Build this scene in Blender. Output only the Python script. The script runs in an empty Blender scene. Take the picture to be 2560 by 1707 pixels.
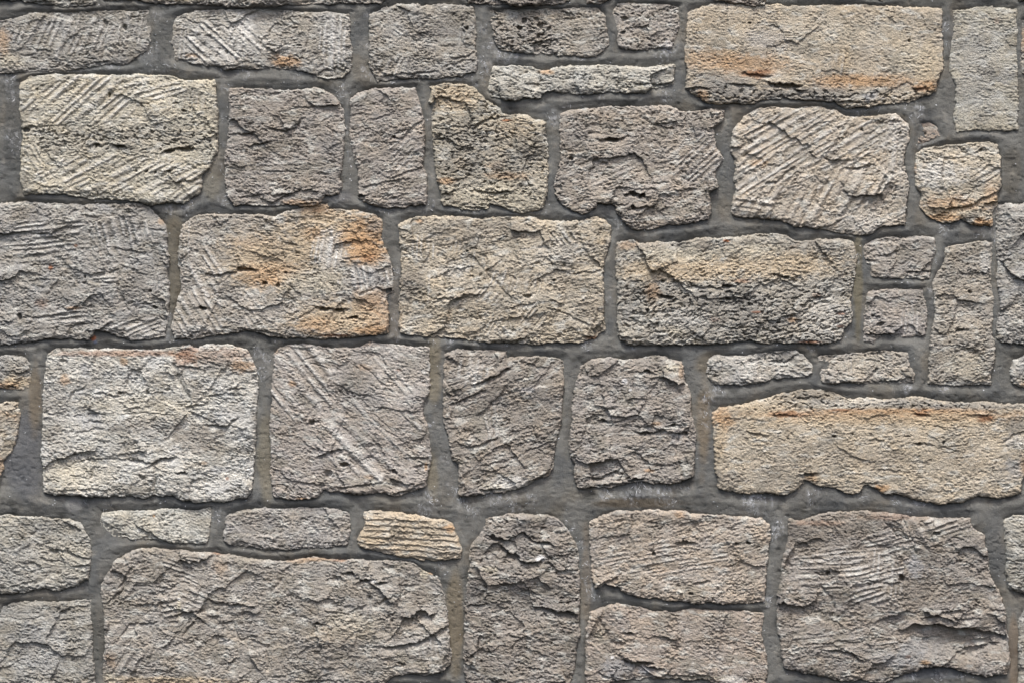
import bpy, math
import numpy as np

# ------------------------------------------------------------------ camera, sky, sun, exposure
U = 0.001                                  # one unit of the wall drawing = one millimetre
WX, WY = 2560.0, 1707.0                    # the part of the wall that fills the view, in mm
ZC = 1.55                                  # height of the view's centre above the ground
S = bpy.context.scene
C = S.collection
cd = bpy.data.cameras.new('camera')
cam = bpy.data.objects.new('camera', cd)
C.objects.link(cam)
DIST = 6.0
cam.location = (0.0, -DIST, ZC)
cam.rotation_euler = (math.radians(90), 0, 0)
cd.sensor_width = 36.0
cd.lens = 36.0 * (DIST - 0.014) / (WX * U)
cd.clip_start = 0.05
cd.clip_end = 200.0
S.camera = cam

SUN_EL, SUN_AZ = math.radians(64), math.radians(-26)     # azimuth measured from straight in front, minus = left
w = bpy.data.worlds.new('World')
S.world = w
w.use_nodes = True
nt = w.node_tree
bg = nt.nodes['Background']
sky = nt.nodes.new('ShaderNodeTexSky')
sky.sky_type = 'NISHITA'
sky.sun_disc = False
sky.sun_elevation = SUN_EL
sky.sun_rotation = math.radians(180) - SUN_AZ * -1
sky.air_density = 1.0
sky.dust_density = 6.0
sky.ozone_density = 0.6
nt.links.new(sky.outputs[0], bg.inputs[0])
bg.inputs[1].default_value = 0.085
ld = bpy.data.lights.new('sun', 'SUN')
ld.energy = 1.5
ld.angle = math.radians(11)
ld.color = (1.0, 0.985, 0.935)
sun = bpy.data.objects.new('sun', ld)
C.objects.link(sun)
from mathutils import Vector
sd_ = Vector((math.sin(SUN_AZ) * math.cos(SUN_EL), -math.cos(SUN_AZ) * math.cos(SUN_EL), math.sin(SUN_EL)))
sun.rotation_euler = (-sd_).to_track_quat('-Z', 'Y').to_euler()
sun.location = sd_ * 5
S.view_settings.view_transform = 'Standard'
S.view_settings.look = 'None'
S.view_settings.gamma = 1.0
S.view_settings.use_curve_mapping = False
S.view_settings.exposure = 1.2

# ------------------------------------------------------------------ noise
_tabs = {}
def _tab(seed):
    if seed not in _tabs:
        a = np.random.RandomState(seed).rand(256, 256).astype(np.float32) * 2 * np.pi
        _tabs[seed] = (np.cos(a), np.sin(a))
    return _tabs[seed]

def perlin(x, y, seed=0):
    gx, gy = _tab(seed)
    xf = np.floor(x); yf = np.floor(y)
    xi = xf.astype(np.int32) & 255; yi = yf.astype(np.int32) & 255
    fx = (x - xf).astype(np.float32); fy = (y - yf).astype(np.float32)
    u = fx * fx * fx * (fx * (fx * 6 - 15) + 10)
    v = fy * fy * fy * (fy * (fy * 6 - 15) + 10)
    x1 = (xi + 1) & 255; y1 = (yi + 1) & 255
    a = gx[yi, xi] * fx + gy[yi, xi] * fy
    b = gx[yi, x1] * (fx - 1) + gy[yi, x1] * fy
    c = gx[y1, xi] * fx + gy[y1, xi] * (fy - 1)
    d = gx[y1, x1] * (fx - 1) + gy[y1, x1] * (fy - 1)
    return ((a + u * (b - a)) * (1 - v) + (c + u * (d - c)) * v) * 1.5

def fbm(x, y, seed=0, octs=4, gain=0.5):
    t = 0; amp = 1.0; tot = 0
    for i in range(octs):
        t = t + amp * perlin(x * 2 ** i + 17.3 * i, y * 2 ** i - 9.1 * i, seed + i)
        tot += amp; amp *= gain
    return t / tot * 1.35

def sst(a, b, x):
    t = np.clip((x - a) / (b - a), 0, 1)
    return t * t * (3 - 2 * t)

def facets(x, y, size, tilt, seed):
    """broken planes: every cell of an uneven grid carries its own tilted plane"""
    r = np.random.RandomState(seed)
    jx = r.rand(64, 64).astype(np.float32); jy = r.rand(64, 64).astype(np.float32)
    sx = (r.rand(64, 64).astype(np.float32) - .5) * 2; sy = (r.rand(64, 64).astype(np.float32) - .42) * 2
    of = (r.rand(64, 64).astype(np.float32) - .5)
    gx = x / size; gy = y / size
    ix = np.floor(gx).astype(np.int32); iy = np.floor(gy).astype(np.int32)
    best = np.full(x.shape, 1e9, np.float32); h = np.zeros(x.shape, np.float32)
    for dj in (-1, 0, 1):
        for di in (-1, 0, 1):
            a = (ix + di) & 63; b = (iy + dj) & 63
            cx = ix + di + jx[b, a]; cy = iy + dj + jy[b, a]
            dx = gx - cx; dy = gy - cy
            d = dx * dx + dy * dy * 1.5
            m = d < best
            best = np.where(m, d, best)
            h = np.where(m, (sx[b, a] * dx + sy[b, a] * dy) * tilt * size + of[b, a] * tilt * size * .35, h)
    return h

# ------------------------------------------------------------------ outlines, read off by survey squares
K = 2.904
ORG = {'A1': (0, 0), 'A2': (600, 0), 'A3': (1200, 0), 'A4': (1860, 0),
       'B1': (0, 480), 'B2': (600, 480), 'B3': (1200, 480), 'B4': (1860, 480),
       'C1': (0, 840), 'C2': (600, 840), 'C3': (1200, 840), 'C4': (1860, 840),
       'D1': (0, 1167), 'D2': (600, 1167), 'D3': (1200, 1167), 'D4': (1860, 1167),
       'B4w': (-700, 480), 'C4w': (-700, 840), 'D4w': (-700, 1167), 'C1e': (2560, 840)}

def pts(s):
    """'A1 145,620 210,560 A2 0,30' -> list of (x, y) in mm on the wall"""
    out = []; o = None
    for t in s.split():
        if ',' in t:
            a, b = t.split(',')
            out.append((o[0] + float(a) / K, o[1] + float(b) / K))
        else:
            o = ORG[t]
    return np.array(out, np.float32)

# name: (outline, colour sRGB, style, label)
# style keys: H rise, lam lamella height, lp lamella spacing, la lamella angle, fa facet strength, pit porosity, gr grain
STONES = [
 ('A1 -10,150 60,140 160,120 210,95 400,95 600,95 800,82 960,85 1075,78 1085,200 1085,300 1060,350 1000,400 940,440 870,462 760,455 690,475 600,490 500,500 380,505 250,515 100,520 0,525 -15,430 -10,300',
  (150,145,138), dict(H=17, lam=1.0, fa=.8, pit=.2), None),
 ('A1 1265,150 1300,120 1400,85 1550,75 1800,70 2030,75 A2 400,88 500,90 650,95 785,105 790,250 800,400 800,500 740,565 620,555 520,530 440,500 280,490 120,485 A1 1720,490 1640,500 1560,470 1450,460 1350,440 1270,420 1255,300',
  (160,154,145), dict(H=18, lam=.8, fa=.9, pit=.1), None),
 ('A2 945,110 1040,60 1140,30 1300,40 1500,40 1690,50 1705,200 1705,350 1720,440 1700,510 1560,550 1420,565 1250,560 1130,570 1000,580 975,540 945,470 945,300',
  (157,151,143), dict(H=19, lam=.7, fa=.7, pit=.1), None),
 ('A3 75,75 300,70 600,68 850,60 905,110 920,200 925,320 880,385 780,410 700,395 540,390 400,380 250,370 130,350 110,280 90,180',
  (158,150,140), dict(H=17, lam=.6, fa=1.0, pit=.6), 'pitted stone with a porous left half'),
 ('A3 960,90 1000,35 1100,30 1300,35 1440,55 1445,180 1425,260 1390,330 1300,335 1180,350 1060,355 1000,330 1010,230 985,150',
  (160,151,142), dict(H=16, lam=.7, fa=.9, pit=.5), None),
 ('A3 105,490 220,485 350,490 450,520 600,485 750,475 900,475 1100,485 1250,490 1410,470 1400,600 1330,625 1230,635 1200,665 1100,665 950,655 720,670 600,670 480,650 420,700 300,710 180,715 90,690 65,640 75,560',
  (173,169,159), dict(H=20, lam=.8, fa=1.8, pit=.3), 'thin pale crumbly stone'),
 ('A3 1515,90 1560,70 1700,30 1850,25 A4 130,30 260,40 300,50 600,40 900,45 1200,55 1440,60 1430,200 1445,350 1440,500 1400,580 1395,660 1300,690 1200,730 1050,740 850,770 740,770 660,730 500,720 400,715 280,700 120,720 60,750 A3 1850,745 1750,735 1640,740 1590,690 1500,640 1510,550 1500,400 1505,250',
  (177,165,147), dict(H=21, lam=.35, fa=.4, pit=.12, gr=.7, rot=.3), 'wide tan stone stained orange along its dark broken foot'),
 ('A4 1525,80 1700,55 1850,55 1980,70 1985,300 1985,500 1985,700 1990,930 1900,940 1660,935 1550,945 1530,850 1545,700 1545,620 1500,530 1510,350 1530,200',
  (168,162,147), dict(H=15, lam=.15, fa=.2, pit=.0, gr=.65, rot=0), 'tall smooth greenish grey stone'),
 ('A1 145,620 210,560 400,540 600,545 900,550 1200,550 1350,590 1550,590 1560,700 1575,850 1575,1000 1570,1100 1510,1200 1460,1270 1440,1400 1330,1470 1200,1465 1080,1470 900,1440 750,1435 560,1420 450,1400 250,1395 175,1400 150,1280 165,1100 160,900 150,750',
  (184,177,160), dict(H=22, lam=.9, fa=.6, pit=.05), 'cream stone with chisel marks above and below a pitted band'),
 ('A1 1665,650 1742,645 A2 200,655 420,665 550,645 640,670 700,730 750,800 755,950 740,1100 730,1230 700,1290 730,1340 710,1400 620,1420 550,1490 430,1495 340,1480 180,1480 0,1475 A1 1700,1480 1660,1430 1630,1300 1640,1150 1665,1000 1670,850',
  (154,145,137), dict(H=20, lam=1.3, fa=1.0, pit=.2), None),
 ('A2 805,720 880,670 950,645 1100,640 1270,640 1300,750 1330,850 1335,1050 1320,1200 1350,1300 1350,1480 1200,1490 1080,1500 960,1480 860,1430 870,1300 840,1150 800,1000 805,850',
  (160,150,141), dict(H=20, lam=1.5, la=12, fa=1.0, pit=.1), None),
 ('A2 1380,630 1450,610 1600,610 1700,640 1780,730 1880,790 1900,830 A3 150,830 340,840 380,870 470,890 480,1050 490,1250 480,1400 450,1510 350,1530 290,1545 A2 1900,1489 1810,1469 1790,1504 1670,1519 1580,1500 1480,1479 1440,1300 1415,1150 1405,1000 1400,870 1380,800',
  (168,160,144), dict(H=20, lam=1.2, fa=1.1, pit=.75), 'porous stone with yellowish crust at head and foot'),
 ('A3 590,830 650,810 800,790 1000,780 1180,780 1300,765 1400,790 1500,820 1600,810 1780,795 1760,880 1690,930 1700,1050 1750,1150 1700,1250 1720,1350 1660,1400 1670,1500 B3 1660,180 1500,220 1370,230 1240,262 1100,255 1040,200 1000,130 980,90 860,75 810,130 740,150 670,125 600,70 560,20 A3 545,1350 590,1180 590,1000 580,900',
  (162,151,140), dict(H=22, lam=1.6, la=8, fa=1.2, pit=.35), None),
 ('A4 30,830 120,785 200,780 350,790 560,780 650,800 740,850 880,850 1000,840 1100,830 1190,900 1200,1000 1160,1080 1160,1200 1190,1350 1190,1420 1160,1560 B4 1160,230 1000,230 930,290 850,305 780,290 690,290 600,265 500,245 370,245 320,210 240,190 100,180 0,175 -85,150 A3 1860,1400 1850,1300 1870,1200 1830,1100 1850,950 1900,880',
  (176,165,150), dict(H=22, lam=.9, la=28, fa=1.0, pit=.03), 'pale stone dressed with slanting chisel grooves'),
 ('A4 1265,990 1290,905 1350,895 1410,930 1430,985 1350,1020 1270,1050',
  (162,146,134), dict(H=10, lam=.4, fa=.5, pit=.2), 'tiny wedge stone'),
 ('A4 1260,1120 1320,1080 1450,1060 1600,1050 1780,1035 1840,1060 1860,1150 1865,1350 1830,1400 1830,1480 B4 1800,150 1790,240 1650,225 1600,190 1450,215 1370,185 1320,140 1290,100 A4 1300,1420 1260,1350 1250,1250',
  (180,170,153), dict(H=22, lam=.8, la=-8, fa=1.3, pit=.1), 'small rounded stone with an orange foot'),
 ('B4w 1835,95 1950,90 2033,95 B1 60,90 150,70 300,85 500,95 700,95 900,90 1000,85 1070,110 1130,170 1200,250 1210,400 1210,600 1225,750 1210,900 1190,1040 1050,1060 960,1070 860,1030 780,1000 690,1000 640,1060 500,1050 330,1055 180,1080 0,1095 B4w 1900,1080 1840,1060 1850,950 1870,830 1850,650 1840,300',
  (156,152,147), dict(H=21, lam=1.4, la=4, fa=1.1, pit=.1), None),
 ('B1 1330,240 1380,200 1470,170 1742,170 B2 130,170 250,180 300,160 410,130 540,95 630,90 640,130 850,140 960,170 1020,210 1015,330 1060,430 1090,530 1110,640 1095,720 1060,740 1065,850 1075,1020 900,1035 780,1045 600,1050 450,1045 300,1045 200,1030 60,995 B1 1742,995 1620,1020 1550,1030 1450,1050 1270,1055 1250,950 1280,830 1320,680 1310,550 1290,450 1310,350',
  (166,157,146), dict(H=22, lam=1.3, fa=.9, pit=.2), 'grey stone with a large ochre orange stain on its right half'),
 ('B2 1165,240 1220,200 1400,185 1540,185 1700,200 1850,195 B3 300,185 380,180 440,210 600,220 750,215 830,190 910,210 950,270 930,400 890,530 885,700 890,850 900,1000 830,1045 700,1085 550,1085 340,1095 200,1085 0,1070 B2 1742,1065 1600,1050 1400,1040 1170,1020 1165,850 1165,700 1175,550 1170,400',
  (178,167,149), dict(H=22, lam=.7, la=10, fa=1.3, pit=.1), 'pale stone broken into small dished facets'),
 ('B3 1000,370 1100,360 1200,380 1300,370 1450,370 1580,345 1700,340 1900,330 B4 120,310 200,310 300,320 370,370 430,370 560,350 720,340 800,370 810,500 800,620 770,780 780,920 720,980 700,1060 640,1085 500,1085 300,1085 130,1085 50,1065 B3 1900,1080 1800,1085 1700,1090 1590,1105 1540,1085 1350,1100 1200,1095 1100,1100 1020,1060 1010,950 1010,800 1000,600 990,470',
  (166,159,147), dict(H=22, lam=2.0, la=16, lp=13, fa=1.0, pit=.8), 'porous stone with a yellow upper band over streaky grey'),
 ('B4 880,400 950,350 1050,335 1250,325 1380,340 1385,430 1360,520 1345,620 1250,620 1150,620 1080,615 1000,620 930,600 930,520 890,510',
  (158,150,142), dict(H=16, lam=.8, fa=1.1, pit=.2), None),
 ('B4 910,730 1000,715 1150,710 1300,715 1325,800 1325,950 1300,1050 1200,1055 1100,1040 980,1045 940,1090 880,1070 880,900 890,800',
  (160,151,144), dict(H=15, lam=.8, fa=.9, pit=.2), None),
 ('B4 1475,410 1560,385 1700,370 1810,365 1800,480 1790,600 1810,800 1800,1000 1820,1180 1790,1300 1780,1385 1650,1395 1500,1385 1340,1380 1350,1200 1370,1050 1395,900 1390,800 1380,650 1430,560 1470,480',
  (163,154,142), dict(H=18, lam=1.2, la=14, fa=.8, pit=.25), 'tall narrow stone'),
 ('C3 1665,170 1720,140 1800,150 1917,150 C4 120,130 200,115 380,110 450,160 500,220 495,260 440,295 370,290 220,300 150,320 60,335 -60,340 C3 1750,350 1690,345 1660,290 1650,210',
  (168,163,156), dict(H=15, lam=1.2, fa=1.1, pit=.1), None),
 ('C4 545,150 620,140 760,135 900,120 1100,110 1180,130 1200,200 1240,290 1235,335 1100,330 970,335 840,330 700,330 570,325 560,260 580,200 545,195',
  (168,159,148), dict(H=15, lam=.7, fa=1.0, pit=.35), None),
 ('C4w 2033,150 C1 50,145 170,160 210,200 220,280 200,370 120,385 0,360 C4w 1970,340 1940,260 1960,180',
  (155,150,142), dict(H=16, lam=1.4, fa=1.0, pit=.2), 'small stone with a yellowish lower half'),
 ('C1 340,130 400,95 600,95 800,100 1000,105 1150,105 1300,80 1370,70 1430,90 1500,70 1650,65 1770,100 1830,170 1860,260 1865,400 1850,550 1845,800 1835,950 1820,1080 1790,1160 1650,1185 1550,1190 1430,1195 1330,1185 1250,1145 1130,1140 1050,1160 930,1140 800,1155 650,1150 500,1145 400,1135 325,1130 315,1000 305,850 310,600 320,350',
  (189,186,179), dict(H=21, lam=1.1, la=-6, fa=1.0, pit=.1), 'large pale stone with a rusty brown upper right corner'),
 ('C2 250,130 320,70 460,60 560,80 700,100 850,85 950,55 1060,60 1250,80 1370,90 1365,200 1365,330 1370,400 1320,480 1320,560 1355,640 1370,750 1385,880 1350,980 1340,1080 1230,1120 1120,1150 1000,1120 860,1130 740,1125 610,1105 540,1160 380,1170 240,1155 230,1000 225,800 225,600 240,400',
  (165,155,147), dict(H=21, lam=.6, la=-12, fa=.6, pit=.04), 'flat stone crossed by falling diagonal tool strokes'),
 ('C2 1490,130 1580,100 1742,110 C3 190,110 200,160 350,160 420,150 530,160 600,190 595,350 590,500 570,650 540,780 530,900 500,1000 420,1020 330,1080 200,1115 60,1130 C2 1742,1140 1600,1150 1590,1050 1590,920 1550,890 1530,780 1510,690 1480,620 1480,400 1490,250',
  (152,142,132), dict(H=21, lam=.8, la=18, fa=1.4, pit=.08), 'brownish stone broken into slanting facets'),
 ('C3 740,210 830,175 940,165 1060,180 1150,165 1260,150 1330,145 1380,180 1460,190 1480,300 1520,400 1530,550 1555,680 1555,850 1535,1000 1450,1050 1300,1060 1150,1040 1050,1060 960,1090 850,1085 720,1090 695,1000 705,920 660,870 650,750 680,600 680,400 720,300',
  (156,147,139), dict(H=22, lam=1.1, la=8, fa=1.5, pit=.2), None),
 ('C3 1695,560 1750,520 1917,500 C4 150,460 300,420 450,395 560,395 680,430 750,460 900,455 1050,470 1130,455 1250,440 1350,460 1450,480 1650,490 1750,480 1900,500 2033,500 C1e 120,480 130,600 115,700 100,780 60,850 25,900 0,985 C4 2000,1120 1960,1140 1830,1165 1700,1140 1590,1190 1420,1205 1330,1190 1250,1175 1180,1145 1020,1135 970,1095 900,1060 870,1070 830,1130 780,1140 700,1105 650,1085 560,1080 510,1050 440,1030 410,1080 390,1100 300,1140 100,1125 -30,1130 C3 1740,1095 1720,950 1715,800 1700,680',
  (180,168,149), dict(H=22, lam=.35, la=6, fa=.35, pit=.08, gr=.8, rot=.45), 'widest stone, sandy tan with an orange upper band'),
 ('D4w 1890,390 1960,360 2033,355 D1 200,370 350,380 500,390 580,420 640,520 650,620 640,720 630,800 560,850 430,890 330,870 220,890 100,915 0,905 D4w 1990,895 1930,880 1915,780 1925,680 1905,550',
  (160,156,146), dict(H=19, lam=1.4, la=-8, fa=1.2, pit=.3), None),
 ('D4w 2008,1100 D1 20,1020 100,990 250,985 400,985 550,975 650,975 655,1100 665,1300 670,1500 690,1590 600,1600 450,1612 350,1590 200,1575 20,1560 D4w 2008,1560 2003,1300',
  (152,148,140), dict(H=19, lam=.9, la=-6, fa=1.0, pit=.1), None),
 ('D1 740,340 850,325 1000,320 1200,310 1400,320 1525,305 1525,400 1510,470 1490,545 1400,550 1250,535 1100,520 950,515 830,500 770,450 735,410',
  (178,175,165), dict(H=16, lam=.8, la=-5, fa=.8, pit=.05), 'small pale stone with a tapered left end'),
 ('D1 1650,350 1742,320 D2 100,310 300,310 500,300 700,315 790,340 790,450 770,560 640,575 450,575 350,595 200,590 50,565 -50,560 D1 1640,545 1615,500 1635,420',
  (158,152,147), dict(H=16, lam=.8, fa=.7, pit=.08), None),
 ('D2 905,330 1000,325 1100,340 1270,350 1350,380 1480,390 1540,430 1580,510 1600,590 1590,650 1480,665 1350,665 1200,650 1050,615 960,585 865,570 860,520 900,450',
  (178,164,144), dict(rot=0, H=17, lam=5.5, lp=15, la=-3, fa=.3, pit=.05), 'small yellowish stone with level ribbed layers'),
 ('D1 840,680 960,615 1080,600 1170,600 1300,610 1450,625 1550,630 1742,660 D2 250,690 430,680 520,660 700,680 900,680 1100,690 1250,700 1300,740 1420,800 1470,900 1490,1020 1500,1150 1520,1300 1530,1420 1480,1470 1350,1500 1250,1490 1100,1500 1050,1540 1020,1580 960,1585 850,1580 400,1590 230,1600 50,1612 D1 1600,1600 1400,1590 1100,1580 1000,1558 760,1560 750,1500 770,1300 760,1100 745,950 740,850 790,760',
  (157,149,140), dict(H=22, lam=1.0, la=-4, fa=1.3, pit=.12), 'largest stone, grey and rough hewn'),
 ('D3 50,390 200,350 350,345 480,360 560,390 640,470 690,560 710,700 720,850 715,1000 705,1080 720,1200 690,1300 680,1450 640,1560 600,1590 300,1600 0,1585 D2 1660,1580 1640,1500 1630,1380 1640,1200 1640,1000 1660,850 1670,700 1680,580 1760,490',
  (146,137,129), dict(H=22, lam=1.2, la=-8, fa=1.7, pit=.5), 'dark grey stone with deep broken hollows'),
 ('D3 805,410 900,350 1000,320 1150,330 1300,320 1450,330 1600,350 1750,360 1917,370 D4 120,375 180,420 185,520 165,620 150,780 140,960 50,975 -30,985 D3 1750,975 1600,975 1450,965 1300,945 1150,930 1060,900 1000,860 900,840 845,870 820,750 805,600',
  (170,158,145), dict(H=22, lam=1.8, la=14, lp=12, fa=.8, pit=.15), None),
 ('D3 800,1070 900,1020 1000,1005 1150,1020 1250,1050 1400,1060 1550,1035 1700,1050 1917,1050 D4 60,1065 140,1060 120,1200 150,1350 165,1500 150,1590 20,1595 D3 1750,1560 1600,1530 1400,1530 1200,1520 1000,1540 880,1580 780,1580 770,1400 780,1200',
  (160,148,137), dict(H=21, lam=.9, la=-6, fa=.9, pit=.1), None),
 ('D4 340,385 450,395 560,355 650,335 900,325 1100,345 1250,370 1400,380 1550,375 1640,380 1650,450 1740,500 1760,600 1770,720 1800,830 1850,900 1880,1000 1900,1100 1910,1250 1930,1400 1900,1490 1750,1510 1600,1480 1500,1440 1300,1430 1250,1470 1150,1500 1000,1560 850,1530 700,1540 640,1520 450,1480 290,1450 285,1300 250,1150 250,1000 270,850 285,700 330,500',
  (149,139,130), dict(H=23, lam=1.0, la=4, fa=1.2, pit=.05), 'large brownish stone with a deep shadowed hollow at its lower right'),
]

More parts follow.
